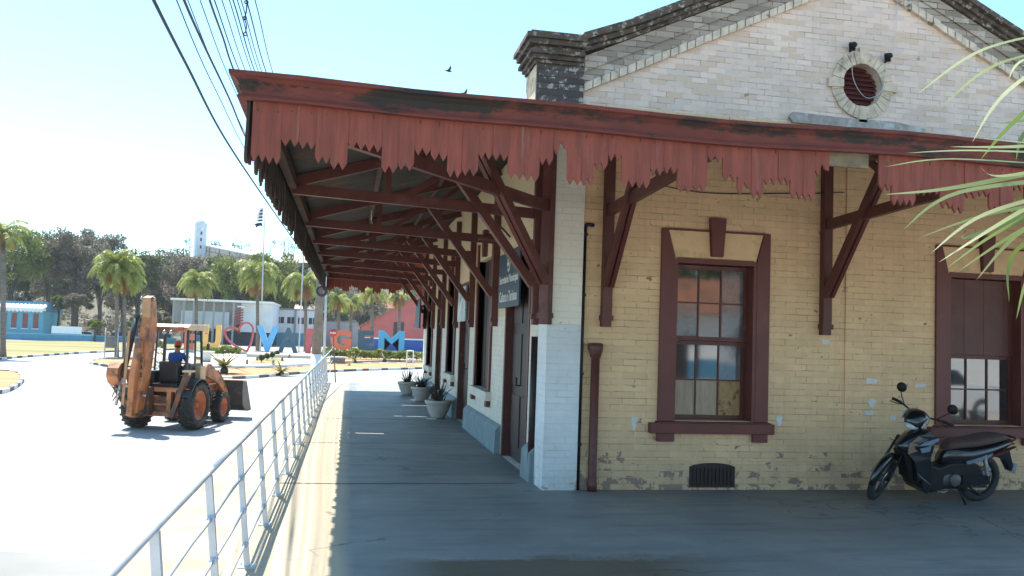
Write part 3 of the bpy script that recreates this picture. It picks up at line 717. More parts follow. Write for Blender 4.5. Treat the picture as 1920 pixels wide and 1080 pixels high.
# brackets: wall post with foot, twin braces, tie beam, rafter, struts
def bracket(o, d, reach, corner=False):
    """o = wall point (x,y), d = outward direction, reach = metres to the gutter"""
    d = Vector((d[0], d[1], 0)).normalized(); o = Vector((o[0], o[1], 0)); Z = Vector((0, 0, 1)); sd = d.cross(Z)
    def q(r, z, s=0): return o + d * r + Z * z + sd * s
    p = MB(); wd = .11 if not corner else .12
    p.beam(q(.05, 1.98), q(.05, 4.1), wd, .10, d)
    bk_ = p.build('bracket', M['brownred'], B)
    f = MB(); f.beam(q(.055, 1.93), q(.055, 1.99), wd + .03, .12, d); f.beam(q(.045, 1.86), q(.045, 1.93), wd, .09, d); f.build('foot', M['brownred'], bk_)
    k = reach / 3.0; sgn = 1
    br = MB()
    for s in (-.035, .035): br.beam(q(.10, 2.34, s), q(1.12 * k, 3.68, s), .05, .10)
    br.build('brace', M['brownred'], bk_)
    tb = MB(); tb.beam(q(.10, 3.20), q(reach - .06, 3.31), .065, .12); tb.build('tie_beam', M['brownred'], bk_)
    ra = MB(); ra.beam(q(.02, 4.27), q(reach - .05, 3.385), .065, .12); ra.build('rafter', M['brownred'], bk_)
    st = MB(); st.beam(q(reach * .62, 3.30), q(reach * .62, 3.66), .05, .07, d); st.beam(q(1.15 * k, 3.66), q(1.7 * k, 3.27), .045, .07); st.beam(q(1.1 * k, 3.64), q(.55 * k, 4.06), .045, .07)
    st.build('strut', M['brownred'], bk_)
for y in (9.84, 12.78, 15.3, 17.55, 20.05, 22.5, 25.0): bracket((XW + .03 if y > 9.8 else XW, y), (-1, 0), 3.0)
bracket((XW, YF - .045), (-1, -1), 3.0 * 1.36, True)
for x in (2.89, 5.66, 8.9, 11.6): bracket((x, YF if x < 10 else YF), (0, -1), 3.13)
lb = MB(); lb.tube([(.25, 12.8, 3.55), (.25, 12.8, 3.36)], .008, 6); lb.lathe([(.0, -.06), (.03, -.05), (.035, -.02), (.02, .02), (.015, .05)], (.25, 12.8, 3.33), 10)
lb.build('light_bulb', M['white'], B)
# small dish lamp above the first door
dl = MB(); dl.tube(curve_pts([(XW + .02, 11.9, 3.15), (XW - .15, 11.9, 3.3), (XW - .3, 11.9, 3.2)], 5), .015); dl.lathe([(.02, .05), (.06, .03), (.15, -.06), (.14, -.06), (.0, .02)], (XW - .3, 11.9, 3.14), 14)
dl.build('wall_lamp', M['brownred'], B)

# ================================================================== PLATFORM FURNITURE
# ---- railing along the platform edge
RL = thing('platform_railing', 'long silver tube railing leaning outward along the platform edge', 'railing', (-.64, .4, 0), world=True)
post0 = None
for k in range(22):
    y = 1.0 + 1.335 * k - .005
    if post0 is None:
        p = MB(); p.beam((-.64, y, 0), (-.738, y, .865), .038, .038, (0, 1, 0)); p.box(-.70, -.58, y - .05, y + .05, .0005, .010)
        for z in (.16, .40, .63): xx = -.64 - .098 * z / .865; p.lathe([(.023, -.028), (.023, .028)], (xx, y, z), 8, 'y')
        p.lathe([(.008, .01), (.008, .022)], (-.685, y + .035, 0), 6); p.lathe([(.008, .01), (.008, .022)], (-.595, y - .035, 0), 6)
        post0 = p.build('post', M['metalrail'], RL); base_y = y
    else:
        c = post0.copy(); COL.objects.link(c); c.parent = RL; c.location = post0.location + Vector((0, y - base_y, 0))
for z, r in ((.875, .018), (.63, .0105), (.40, .0105), (.16, .0105)):
    p = MB(); q = random.Random(int(z * 100)); xx = -.64 - .098 * z / .865
    p.tube([(xx + q.uniform(-.004, .004), .4 + k * 1.335 * .5, z + q.uniform(-.004, .004)) for k in range(58)], r, 8); p.build('rail', M['metalrail'], RL)

# ---- signs on the side wall
def text_line(*a, **k): return text_obj(*a, **k)
M['signblue'] = pm('dark_teal_sign', (.022, .055, .09), .45, .15, 2, .0)
M['signwhite'] = pm('sign_lettering', (.7, .7, .68), .5, .1, 4, 0)
M['signpale'] = pm('pale_sign_sheet', (.55, .62, .66), .4, .12, 3, 0, col2=(.2, .3, .36), lo=.5, hi=.6, s2=2)
S = thing('sign_board', 'dark blue board with crest and two lines of white writing above the first doorway', 'sign', (XW - .02, 11.5, 2.12), world=True)
b = MB(); b.box(XW - .05, XW - .02, 10.75, 12.3, 2.12, 2.90); b.build('panel', M['signblue'], S, bevel=.004)
text_obj('writing', 'Secretaria Municipal', M['signwhite'], S, (XW - .054, 11.52, 2.43), (0, -1, 0), (0, 0, 1), width=1.38, height=.15, depth=.006, bold=.01)
text_obj('writing', 'Cultura e Turismo', M['signwhite'], S, (XW - .054, 11.52, 2.20), (0, -1, 0), (0, 0, 1), width=1.3, height=.15, depth=.006, bold=.01)
c = MB(); sh = [(11.52 + .11 * a, 2.74 + .12 * b_) for a, b_ in ((-1, .8), (-.5, 1), (0, .85), (.5, 1), (1, .8), (1, -.2), (.6, -.8), (0, -1.1), (-.6, -.8), (-1, -.2))]
c.prism(sh, XW - .056, XW - .0502, 'yz'); cr_ = c.build('crest', M['signwhite'], S)
c = MB(); c.prism([((a - 11.52) * .72 + 11.52, (z - 2.74) * .72 + 2.74) for a, z in sh], XW - .0595, XW - .0562, 'yz'); c.build('crest_field', M['signblue'], cr_)
c = MB(); c.prism([(11.46, 2.70), (11.58, 2.70), (11.58, 2.74), (11.54, 2.74), (11.54, 2.79), (11.50, 2.79), (11.50, 2.74), (11.46, 2.74)], XW - .063, XW - .0597, 'yz'); c.build('crest_charge', M['signwhite'], cr_)
S = thing('sign_board', 'pale board with a white diagonal stroke over the second doorway', 'sign', (XW - .02, 16.5, 1.96), world=True)
b = MB(); b.box(XW - .05, XW - .02, 15.95, 17.05, 1.98, 2.66); b.build('panel', M['signpale'], S)
b = MB(); b.prism([(16.9, 2.04), (16.98, 2.10), (16.2, 2.60), (16.1, 2.54)], XW - .054, XW - .0503, 'yz'); b.build('stroke', M['white'], S)
S = thing('sign_board', 'plain dark blue board hung at the far end of the platform wall', 'sign', (XW - .02, 25., 1.85), world=True)
b = MB(); b.box(XW - .26, XW - .22, 24.0, 25.6, 1.87, 2.72); b.build('panel', M['signblue'], S)
for y in (24.3, 25.3): b = MB(); b.box(XW - .22, XW + .03, y, y + .04, 2.5, 2.54); b.build('hanger', M['brownred'], S)

# ---- potted plants
M['pot'] = pm('cast_pot', (.52, .46, .42), .8, .15, 4, .3, col2=(.36, .3, .26), lo=.5, hi=.7, s2=3)
M['spike'] = leafmat('dark_spiky_leaf', (.05, .055, .03), (.10, .06, .05), .15)
M['earth'] = pm('potting_earth', (.05, .035, .025), 1., .3, 10, .5)
for i, ((x, y), rr, hh, n, lab) in enumerate([((1.86, 17.3), .27, .36, 46, 'nearest spiky plant in a white pot, beside a scrap of litter'), ((1.88, 21.6), .27, .36, 60, 'middle of the three spiky plants in pots, the darkest and bushiest'), ((1.66, 23.7), .27, .36, 44, 'farthest spiky plant in a pot at the open end of the platform')]):
    T = thing('potted_plant', lab, 'potted plant', (x, y, .004), rnd.uniform(0, 6), 'spiky plants in pots along the platform wall')
    p = MB(); k = rr / .27
    p.lathe([(.13 * k, 0), (.15 * k, .02), (.16 * k, .05), (.21 * k, .14), (.245 * k, .25), (.25 * k, hh - .08), (.275 * k, hh - .065), (.285 * k, hh - .02), (.27 * k, hh), (.235 * k, hh), (.22 * k, hh - .05), (.0, hh - .05)], seg=24)
    p.build('pot', M['pot'], T)
    e = MB(); e.lathe([(.0, hh - .045), (.21 * k, hh - .048)], seg=16); e.build('earth', M['earth'], T)
    l = MB(); q = random.Random(i + 4)
    for s in range(n):
        a = q.uniform(0, 6.28); t = q.uniform(.15, 1); L = q.uniform(.35, .6); r0 = q.uniform(0, .10)
        ln = t * 1.1; c, sn = math.cos(a), math.sin(a)
        pts = [(r0 * c, r0 * sn, hh - .06)] + [((r0 + L * u * math.sin(ln * (.5 + .5 * u))) * c, (r0 + L * u * math.sin(ln * (.5 + .5 * u))) * sn, hh - .05 + L * u * math.cos(ln * (.5 + .6 * u))) for u in (.25, .5, .75, 1)]
        l.blade(pts, .032)
    l.build('foliage', M['spike'], T)
lit = MB(); lit.prism([(1.62, 17.0), (1.8, 16.96), (1.82, 17.03), (1.7, 17.1), (1.6, 17.07)], .004, .014, 'xy')
tag(lit.build('litter', M['white']), 'white scrap of litter lying on the floor beside the nearest pot', 'litter')

# ================================================================== MOTORCYCLE (front points to local +x, its left side is local +y)
M['mblack'] = pm('black_glossy_fairing', (.010, .011, .014), .22, .2, 3, .02, coat=.6)
M['mblue'] = pm('silver_blue_decal', (.22, .27, .33), .25, .2, 6, 0, metal=.3)
M['mred'] = pm('dark_red_stripe', (.12, .02, .015), .3, .2, 6, 0)
M['seatvinyl'] = pm('brown_dusty_seat_vinyl', (.095, .055, .045), .75, .2, 12, .3)
M['chrome'] = pm('dull_chrome', (.45, .45, .46), .25, .2, 8, .05, metal=.9)
M['engine'] = pm('grimy_engine_alloy', (.13, .13, .13), .5, .35, 14, .3, metal=.5)
M['lens'] = pm('headlamp_lens', (.45, .48, .5), .08, .2, 8, 0, coat=.8)
M['redlens'] = pm('red_lamp_lens', (.35, .02, .012), .15, .2, 8, 0, coat=.5)
MO = thing('motorcycle', 'black underbone motorcycle on its stand with the bars turned, against the yellow wall', 'motorcycle', (7.20, 8.64, 0), R(180 + 2))
lean = bpy.data.objects.new('lean', None)
def L_(mb, lean_a=R(8)):
    """lean the whole machine a few degrees to its left, towards the stand"""
    c, s = math.cos(lean_a), math.sin(lean_a)
    mb.v = [(x, y * c + z * s, -y * s + z * c) for x, y, z in mb.v]; return mb
WB = 1.26; RW_ = .275; STEER = R(37)
def steer(p):     # turn about the steering head
    hx, hz = 1.03, .80; ca = math.radians(26); axv = Vector((-math.sin(ca), 0, math.cos(ca)))
    m = Matrix.Rotation(STEER, 3, axv); return Vector((hx, 0, hz)) + m @ (Vector(p) - Vector((hx, 0, hz)))
def S_(mb): mb.v = [tuple(steer(p)) for p in mb.v]; return mb
def wheel(cx, steered, name='wheel'):
    def fin(m, nm, mt, par):
        if steered: S_(m)
        L_(m); return m.build(nm, mt, par)
    r = MB(); prof = [(RW_ - .055, -.022), (RW_ - .07, -.018), (RW_ - .07, .018), (RW_ - .055, .022), (RW_ - .048, .018), (RW_ - .06, 0), (RW_ - .048, -.018)]
    r.lathe(prof, (cx, 0, RW_), 36, 'y', closed=True)
    for k in range(18):
        t = 2 * math.pi * k / 18; s = .5 * (-1) ** k
        r.tube([(cx + .03 * math.cos(t + s), .022 * (-1) ** k, RW_ + .03 * math.sin(t + s)), (cx + (RW_ - .06) * math.cos(t), 0, RW_ + (RW_ - .06) * math.sin(t))], .0025, 4, False)
    r.lathe([(.045, -.035), (.05, -.03), (.05, .03), (.045, .035)], (cx, 0, RW_), 16, 'y')
    wh = fin(r, name, M['engine'], MO)
    t = MB(); n = 10; pf = [(RW_ - .04 + .04 * math.cos(a), .038 * math.sin(a)) for a in [math.pi * 2 * k / n for k in range(n)]]
    t.lathe(pf, (cx, 0, RW_), 40, 'y', closed=True)
    for k in range(60):
        a = 2 * math.pi * k / 60; c, s = math.cos(a), math.sin(a); rr = RW_ + .0005
        for sd in (-1, 1): t.beam((cx + rr * c, sd * .004, RW_ + rr * s), (cx + (rr - .006) * math.cos(a + .05), sd * .026, RW_ + (rr - .006) * math.sin(a + .05)), .006, .006)
    fin(t, 'tyre', M['tyre'], wh); 
    if steered:
        d = MB(); d.lathe([(.10, .045), (.10, .049), (.05, .049), (.05, .045)], (cx, 0, RW_), 24, 'y', closed=True); fin(d, 'brake_disc', M['chrome'], wh)
    else:
        d = MB(); d.lathe([(.085, .04), (.085, .046), (.03, .046), (.03, .04)], (cx, 0, RW_), 24, 'y', closed=True); fin(d, 'sprocket', M['engine'], wh)
    return wh
wheel(0, False); wheel(WB, True)
SHEAR = ('front_fork', 'headlamp_cowl', 'headlamp', 'indicator', 'handlebar', 'grip', 'lever', 'mirror', 'leg_shield', 'front_cover', 'inner_guard')
def part(m, nm, mt, par=None, st=False, bev=0., sub=0):
    if nm in SHEAR or (par is not None and nm == 'decal' and max(v[0] for v in m.v) > .8): m.v = [(x - .19 * min(1, max(0, (z - .60) / .26)), y, z) for x, y, z in m.v]
    if st: S_(m)
    L_(m); return m.build(nm, mt, par or MO, bevel=bev, subsurf=sub)
# fork
f = MB()
for s in (-.075, .075):
    f.tube([(WB + .0, s, RW_), (WB - .05, s, RW_ + .12)], .022, 10); f.tube([(WB - .05, s, RW_ + .10), (1.06, s * .9, .72)], .014, 10)
f.beam((1.06, -.08, .70), (1.06, .08, .70), .05, .03); f.tube([(WB, -.09, RW_), (WB, .09, RW_)], .010, 8)
part(f, 'front_fork', M['black'], st=True)

# front mudguard wraps the wheel
f = MB(); vs = []; fs = []; na = 14; nb = 7
for i in range(na + 1):
    a = R(-2 + 150 * i / na); rr = RW_ + .03 + .006 * math.sin(math.pi * i / na)
    wd = .052 * (.6 + .4 * math.sin(math.pi * min(1, (i + 1.5) / na)))
    for j in range(nb):
        b_ = -1 + 2 * j / (nb - 1); r2 = rr - .05 * b_ ** 4 * 1.0; vs.append((WB + r2 * math.cos(a), wd * b_, RW_ + r2 * math.sin(a)))
fs = [(i * nb + j, i * nb + j + 1, (i + 1) * nb + j + 1, (i + 1) * nb + j) for i in range(na) for j in range(nb - 1)]
f.add(vs, fs, True); fm = part(f, 'front_mudguard', M['mblack'], st=True); sm_ = fm.modifiers.new('thickness', 'SOLIDIFY'); sm_.thickness = .004
# loft helper: cross sections along x, each (x, zc, half height, half width)
def loft(mb, secs, seg=16, p=2.6):
    vs = []
    for x, zc, hh, hw in secs:
        for k in range(seg):
            t = 2 * math.pi * k / seg; c, s = math.cos(t), math.sin(t)
            vs.append((x + (0 if not isinstance(zc, tuple) else 0), hw * math.copysign(abs(c) ** (2 / p), c), zc + hh * math.copysign(abs(s) ** (2 / p), s)))
    n = len(secs); mb.add(vs, [(i * seg + k, i * seg + (k + 1) % seg, (i + 1) * seg + (k + 1) % seg, (i + 1) * seg + k) for i in range(n - 1) for k in range(seg)] + [tuple(range(seg)), tuple((n - 1) * seg + k for k in range(seg - 1, -1, -1))], True)
# headlamp cowl and handlebar (steered)
f = MB(); loft(f, [(.83, .89, .03, .05), (.86, .905, .07, .10), (.95, .93, .10, .13), (1.03, .935, .105, .12), (1.10, .925, .085, .10), (1.145, .90, .05, .07), (1.155, .895, .02, .03)], 18, 2.3)
cw = part(f, 'headlamp_cowl', M['mblack'], st=True)
f = MB(); loft(f, [(1.06, .87, .035, .085), (1.12, .868, .036, .08), (1.165, .866, .026, .055), (1.175, .866, .010, .02)], 16, 2.2); part(f, 'headlamp', M['lens'], cw, st=True)
for s in (-1, 1):
    f = MB(); f.prism([(1.02, .90), (1.12, .89), (1.09, .945), (.98, .99)], s * .115, s * .131, 'xz'); part(f, 'indicator', M['lens'], cw, st=True)
f = MB()
for s in (-1, 1): f.tube(curve_pts([(.95, 0, .955), (.94, s * .12, .975), (.91, s * .24, .995), (.885, s * .30, .99)], 4), .011, 8)
hb = part(f, 'handlebar', M['black'], st=True)
for s in (-1, 1):
    f = MB(); f.tube([(.90, s * .235, .993), (.872, s * .345, .985)], .0175, 10); f.lathe([(.02, 0), (.02, .008)], (.872, s * .345, .985), 10, 'y'); part(f, 'grip', M['black'], hb, st=True)
    f = MB(); f.tube(curve_pts([(.94, s * .20, .995), (.975, s * .24, .99), (.96, s * .34, .975)], 4), .006, 6); part(f, 'lever', M['black'], hb, st=True)
    f = MB(); f.tube(curve_pts([(.93, s * .19, 1.0), (.935, s * .24, 1.07), (.90, s * .29, 1.13)], 4), .006, 6)
    f.lathe([(0, -.02), (.045, -.016), (.058, -.004), (.055, .006), (0, .008)], (.90, s * .29, 1.165), 16, 'x'); 
    part(f, 'mirror', M['black'], hb, st=True)
# leg shield, front panel
f = MB()
f.prism([(1.12, .70), (1.08, .79), (1.0, .82), (.90, .80), (.84, .70), (.80, .55), (.77, .40), (.76, .24), (.80, .14), (.86, .20), (.88, .32), (.93, .27), (.95, .38), (.98, .50), (1.06, .58)], -.17, .17, 'xz')
f.v = [(x, y * (.62 + .38 * min(1, max(0, (1.12 - x) / .22))), z) for x, y, z in f.v]
ls = part(f, 'leg_shield', M['mblack'], bev=.02)
f = MB(); loft(f, [(1.17, .70, .03, .03), (1.15, .71, .08, .07), (1.08, .71, .13, .115), (.98, .70, .15, .15), (.88, .66, .15, .165)], 16, 2.4); part(f, 'front_cover', M['mblack'], ls)
f = MB(); f.prism([(1.10, .60), (.90, .56), (.90, .22), (.98, .30), (1.02, .42)], -.085, .085, 'xz'); part(f, 'inner_guard', M['black'], ls)
for s in (-1, 1):
    f = MB(); f.prism([(1.04, .69), (1.0, .735), (.86, .78), (.84, .745), (.90, .70)], s * .165, s * .178, 'xz'); part(f, 'decal', M['mblue'], ls)
    f = MB(); f.prism([(1.0, .66), (.88, .69), (.85, .63), (.93, .61)], s * .165, s * .176, 'xz'); part(f, 'decal', M['mblue'], ls)
f = MB(); f.tube(curve_pts([(.98, 0, .72), (.90, 0, .55), (.80, 0, .42), (.62, 0, .36), (.45, 0, .42), (.30, 0, .50), (-.1, 0, .60)], 4), .05, 10); part(f, 'frame', M['mblack'])
# centre hump, tail cowl
f = MB(); loft(f, [(.56, .50, .06, .06), (.50, .53, .11, .085), (.40, .535, .12, .11), (.22, .545, .10, .125), (.02, .59, .085, .12), (-.18, .645, .06, .095), (-.34, .69, .04, .06), (-.42, .71, .02, .03)], 16, 2.8)
tc_ = part(f, 'side_cowl', M['mblack'])
for s in (-1, 1):
    f = MB(); f.prism([(.30, .50), (.14, .545), (-.05, .60), (-.02, .56), (.12, .50), (.28, .47)], s * .118, s * .133, 'xz'); part(f, 'decal', M['mblue'], tc_)
    f = MB(); f.prism([(.02, .545), (-.22, .625), (-.36, .675), (-.2, .60), (0, .53)], s * .08, s * .13, 'xz'); part(f, 'decal', M['mred'], tc_)
f = MB(); loft(f, [(.52, .62, .035, .05), (.47, .66, .05, .09), (.35, .685, .05, .12), (.18, .70, .052, .13), (.0, .735, .055, .135), (-.12, .755, .05, .13), (-.24, .765, .035, .10), (-.30, .76, .02, .06)], 16, 2.6); part(f, 'seat', M['seatvinyl'])
f = MB(); f.tube(curve_pts([(-.10, .14, .70), (-.30, .13, .75), (-.38, .06, .76), (-.38, -.06, .76), (-.30, -.13, .75), (-.10, -.14, .70)], 4), .011, 8); part(f, 'grab_rail', M['black'])
f = MB(); loft(f, [(-.33, .705, .03, .06), (-.40, .70, .035, .05), (-.43, .69, .02, .03)], 12); part(f, 'tail_lamp', M['redlens'])
f = MB(); f.prism([(-.22, .62), (-.34, .63), (-.42, .42), (-.40, .36), (-.30, .50), (-.12, .54)], -.05, .05, 'xz'); part(f, 'rear_mudguard', M['mblack'], bev=.008)
f = MB(); f.box(-.43, -.425, -.09, .09, .34, .46); part(f, 'number_plate', M['dirtywhite'])
f = MB(); f.prism([(.86, .40), (.80, .16), (.70, .13), (.52, .17), (.30, .17), (.12, .22), (.02, .34), (.10, .46), (.30, .50), (.50, .46), (.62, .42), (.74, .46)], -.105, .105, 'xz'); part(f, 'engine_cover', M['black'], bev=.025)
# engine and mechanicals
f = MB(); loft(f, [(.30, .30, .05, .06), (.34, .29, .09, .11), (.46, .285, .10, .12), (.55, .28, .09, .11), (.60, .285, .06, .07)], 14, 3.2)
for k in range(7): f.lathe([(.062, 0), (.062, .006)], (.60 + k * .022, 0, .31), 14, 'x')
f.lathe([(.05, 0), (.05, .17), (.03, .18)], (.60, 0, .31), 14, 'x'); f.lathe([(.075, .10), (.075, .135), (.06, .145)], (.42, 0, .285), 18, 'y'); f.lathe([(.075, -.145), (.08, -.12), (.08, -.10)], (.42, 0, .285), 18, 'y')
part(f, 'engine', M['engine'])
f = MB()
for s in (-.09, .09): f.beam((.32, s, .29), (-.02, s, RW_), .02, .045)
f.box(-.05, .32, .105, .125, .235, .34)
part(f, 'swing_arm', M['mblack'])
for s in (-.13, .13):
    f = MB(); f.tube([(-.02, s, RW_ + .01), (.06, s, .58)], .012, 8)
    for k in range(12): f.lathe([(.026, 0), (.026, .008)], (.0 + .0035 * k * 1.6, s, RW_ + .07 + k * .018), 10)
    part(f, 'shock_absorber', M['chrome'])
f = MB(); f.tube(curve_pts([(.74, -.05, .28), (.66, -.09, .17), (.45, -.13, .15), (.2, -.15, .19)], 4), .016, 8); f.tube([(.22, -.155, .19), (.16, -.16, .21), (-.28, -.165, .33), (-.30, -.165, .335)], [.025, .045, .05, .03], 12); part(f, 'exhaust', M['chrome'])
f = MB(); f.tube([(.36, -.22, .20), (.36, .22, .20)], .010, 8)
for s in (-1, 1): f.box(.335, .385, s * .16, s * .25, .197, .222) if s > 0 else f.box(.335, .385, -.25, -.16, .197, .222)
part(f, 'foot_peg', M['black'])
f = MB(); f.tube([(.36, .10, .22), (.30, .19, .02)], .012, 8); f.box(.27, .33, .17, .22, .014, .026); part(f, 'side_stand', M['black'])
f = MB(); f.tube([(.20, -.1, .2), (.03, -.1, .10), (-.03, -.1, .09)], .012, 8); f.tube([(.20, .1, .2), (.03, .1, .10), (-.03, .1, .09)], .012, 8); f.tube([(.03, -.1, .10), (.03, .1, .10)], .010, 8); part(f, 'centre_stand', M['black'])
f = MB(); f.tube(curve_pts([(.5, .13, .17), (.58, .15, .155), (.68, .16, .18)], 3), .007, 6); f.box(.66, .70, .14, .2, .17, .19); part(f, 'gear_pedal', M['chrome'])
bpy.data.objects.remove(lean)

# ================================================================== BACKHOE LOADER (local +y is forward)
M['orange'] = pm('faded_orange_paint', (.54, .20, .075), .6, .2, 2, .15, col2=(.13, .06, .04), lo=.47, hi=.62, s2=1.6)
M['orangelit'] = pm('sunlit_orange_paint', (.50, .27, .13), .6, .2, 3, .15, col2=(.40, .17, .07), lo=.45, hi=.6, s2=2)  # lit copy of the orange: sunlight put into the colour
M['rusty'] = pm('greasy_brown_steel', (.10, .062, .045), .6, .35, 3, .3, col2=(.26, .09, .04), lo=.5, hi=.62, s2=2.2)
M['rim'] = pm('orange_rim', (.42, .11, .04), .6, .2, 5, .1, col2=(.14, .08, .05), lo=.52, hi=.62, s2=3)
M['cabroof'] = pm('cream_orange_cab_roof', (.62, .42, .25), .6, .15, 2, .1)
M['cabblack'] = pm('cab_pillar_paint', (.02, .022, .026), .4, .2, 4, .05)
M['bucket'] = pm('worn_bucket_steel', (.085, .075, .07), .5, .3, 3, .3, metal=.3, col2=(.2, .17, .14), lo=.55, hi=.7, s2=2)
mm, t_, b_ = nmat('cab_glass'); b_.inputs['Base Color'].default_value = (.85, .9, .92, 1); b_.inputs['Roughness'].default_value = .03; b_.inputs['Transmission Weight'].default_value = 1; b_.inputs['IOR'].default_value = 1.05
M['cabglass'] = mm
BH = thing('backhoe_loader', 'dirty orange backhoe loader seen from behind, driving away on the white road', 'backhoe', (-5.15, 26.15, ZR), R(-14)); BH.scale = (.95, .97, .97)
def bwheel(x, y, r, w, name):
    o = MB(); s = 1 if x > 0 else -1
    o.lathe([(r * .50, -w * .30 * 1), (r * .58, -w * .34), (r * .62, -w * .40), (r * .62, w * .40), (r * .58, w * .34), (r * .50, w * .30), (r * .42, s * w * .02), (r * .2, s * w * .02), (r * .2, s * w * .2), (.0, s * w * .2)], (x, y, r), 28, 'x')
    for k in range(8): a = 2 * math.pi * k / 8; o.lathe([(.02, -.01), (.02, .03 * s)], (x + s * w * .2, y + r * .15 * math.cos(a), r + r * .15 * math.sin(a)), 6, 'x')
    wh = o.build(name, M['rim'], BH)
    t = MB(); t.lathe([(r * .60, -w * .38), (r * .70, -w * .49), (r * .84, -w * .5), (r * .92, -w * .44), (r * .945, -w * .2), (r * .95, 0), (r * .945, w * .2), (r * .92, w * .44), (r * .84, w * .5), (r * .70, w * .49), (r * .60, w * .38)], (x, y, r), 36, 'x', closed=True)
    n = 20
    for k in range(n * 2):        # chevron lugs
        sd = 1 if k % 2 else -1; a0 = 2 * math.pi * k / (n * 2)
        pts = []
        for u in (0, .5, 1): a = a0 + u * .16; rr = r * (.972 - .05 * u ** 2); pts.append((x + sd * w * (.02 + .48 * u), y + rr * math.cos(a), r + rr * math.sin(a)))
        for p_, q_ in zip(pts, pts[1:]): t.beam(p_, q_, r * .085, r * .075, (0, p_[1] - y, p_[2] - r))
    t.build('tyre', M['rubber'], wh)
for s in (-1, 1): bwheel(s * .88, 0, .73, .46, 'rear_wheel'); bwheel(s * .80, 2.18, .50, .33, 'front_wheel')
CABP = ('cab_frame', 'cab_roof', 'roof_trim', 'windscreen', 'side_glass', 'work_lamp', 'tank_box')
def bp(m, nm, mt, par=None, bev=.0):
    if nm in CABP: m.v = [(x * .87, -.2 + (y + .2) * .82, z * .985) for x, y, z in m.v]
    return m.build(nm, mt, par or BH, bevel=bev)
f = MB(); f.box(-.42, .42, -.55, 2.6, .55, 1.0); f.box(-.32, .32, .9, 2.9, 1.0, 1.55); f.tube([(-.75, 0, .73), (.75, 0, .73)], .13, 12); f.tube([(-.7, 2.18, .5), (.7, 2.18, .5)], .08, 10); f.box(-.5, .5, -.2, 1.3, .98, 1.12)
bp(f, 'chassis', M['rusty'], bev=.02)
f = MB(); f.prism([(1.0, 1.52), (1.0, 1.78), (2.3, 1.66), (2.95, 1.55), (2.98, 1.0), (2.6, .98), (1.0, 1.0)], -.36, .36, 'yz'); hd = bp(f, 'bonnet', M['orange'], bev=.03)
f = MB()
for s in (-1, 1):      # rear mudguards
    x0, x1 = (s * .60, s * 1.08) if s > 0 else (-1.08, -.60); pr_ = []
    for k in range(11): a = R(10 + 150 * k / 10); pr_.append((.80 * math.cos(a), .73 + .80 * math.sin(a)))
    inn = [(.77 * (p_[0] / .80), .73 + (p_[1] - .73) * .77 / .80) for p_ in pr_]
    f.prism(pr_ + inn[::-1], x0, x1, 'yz')
bp(f, 'mudguard', M['cabblack'])
# cab
ca = MB()
for x, y, xx, yy in ((-.78, -.22, -.72, -.12), (.78, -.22, .72, -.12), (-.74, 1.28, -.66, 1.12), (.74, 1.28, .66, 1.12)): ca.beam((x, y, 1.30), (xx, yy, 3.02), .085, .085, (0, 1, 0))
for x in (-.76, .76): ca.beam((x, .55, 1.2), (x * .92, .55, 3.02), .06, .06, (0, 1, 0)); ca.beam((x, -.2, 1.62), (x, 1.25, 1.62), .05, .05)
ca.beam((-.72, 1.2, 1.85), (.72, 1.2, 1.85), .05, .05)
cab = bp(ca, 'cab_frame', M['cabblack'], bev=.012)
f = MB(); f.prism([(-.42, 3.02), (-.40, 3.10), (-.2, 3.19), (1.2, 3.19), (1.36, 3.08), (1.34, 3.0)], -.84, .84, 'yz'); rf_ = bp(f, 'cab_roof', M['cabroof'], bev=.03)
f = MB(); f.box(-.80, .80, -.45, -.415, 2.95, 3.09); bp(f, 'roof_trim', M['orange'], rf_)
for x in (-.62, .02, .26):
    f = MB(); f.lathe([(.05, 0), (.075, .06), (.07, .08)], (x, -.54, 2.93), 12, 'y'); f.beam((x, -.44, 3.0), (x, -.5, 2.95), .03, .03); bp(f, 'work_lamp', M['chrome'], rf_)
f = MB(); f.box(.45, .62, -.475, -.452, 2.96, 3.06); bp(f, 'tail_lamp', M['redlens'], rf_)
f = MB(); f.box(-.67, .67, 1.165, 1.17, 1.9, 2.98); bp(f, 'windscreen', M['cabglass'], cab)
for x in (-.72, .72): f = MB(); f.add([(x * 1.03, .6, 1.68), (x * 1.0, 1.2, 1.68), (x * .93, 1.1, 2.98), (x * .94, .6, 2.98)], [(0, 1, 2, 3)]); o = bp(f, 'side_glass', M['cabglass'], cab)
# operator's seat and console
f = MB(); f.box(-.30, .32, .12, .62, 1.25, 1.42); f.prism([(.02, 1.38), (.16, 1.40), (.10, 1.92), (.04, 2.02), (-.06, 1.98)], -.29, .31, 'yz'); bp(f, 'seat', M['cabblack'], bev=.04)
f = MB(); f.box(-.66, -.36, -.12, .5, 1.15, 1.72); f.box(.50, .68, .0, .9, 1.15, 1.95); f.box(-.35, .45, -.30, -.0, 1.1, 1.36); bp(f, 'console', M['cabblack'], bev=.02)
f = MB(); f.tube([(.12, 1.05, 1.3), (.10, .86, 1.88)], .03, 8); f.lathe([(.19, -.014), (.205, 0), (.19, .014), (.175, 0)], (.10, .84, 1.93), 24, 'z', closed=True); f.beam((-.08, .84, 1.93), (.28, .84, 1.93), .03, .02); bp(f, 'steering_wheel', M['cabblack'])
# right step and tank
f = MB(); f.box(.52, .98, .50, .98, 1.42, 1.84); f.box(.50, 1.0, .48, 1.0, 1.84, 1.9); bp(f, 'tank_box', M['cabroof'], bev=.02)
f = MB(); f.tube([(.66, 1.0, 2.9), (.76, 1.05, 2.85), (.76, 1.05, 2.5)], .012, 6); f.box(.71, .81, 1.04, 1.06, 2.35, 2.55); bp(f, 'wing_mirror', M['rusty'])
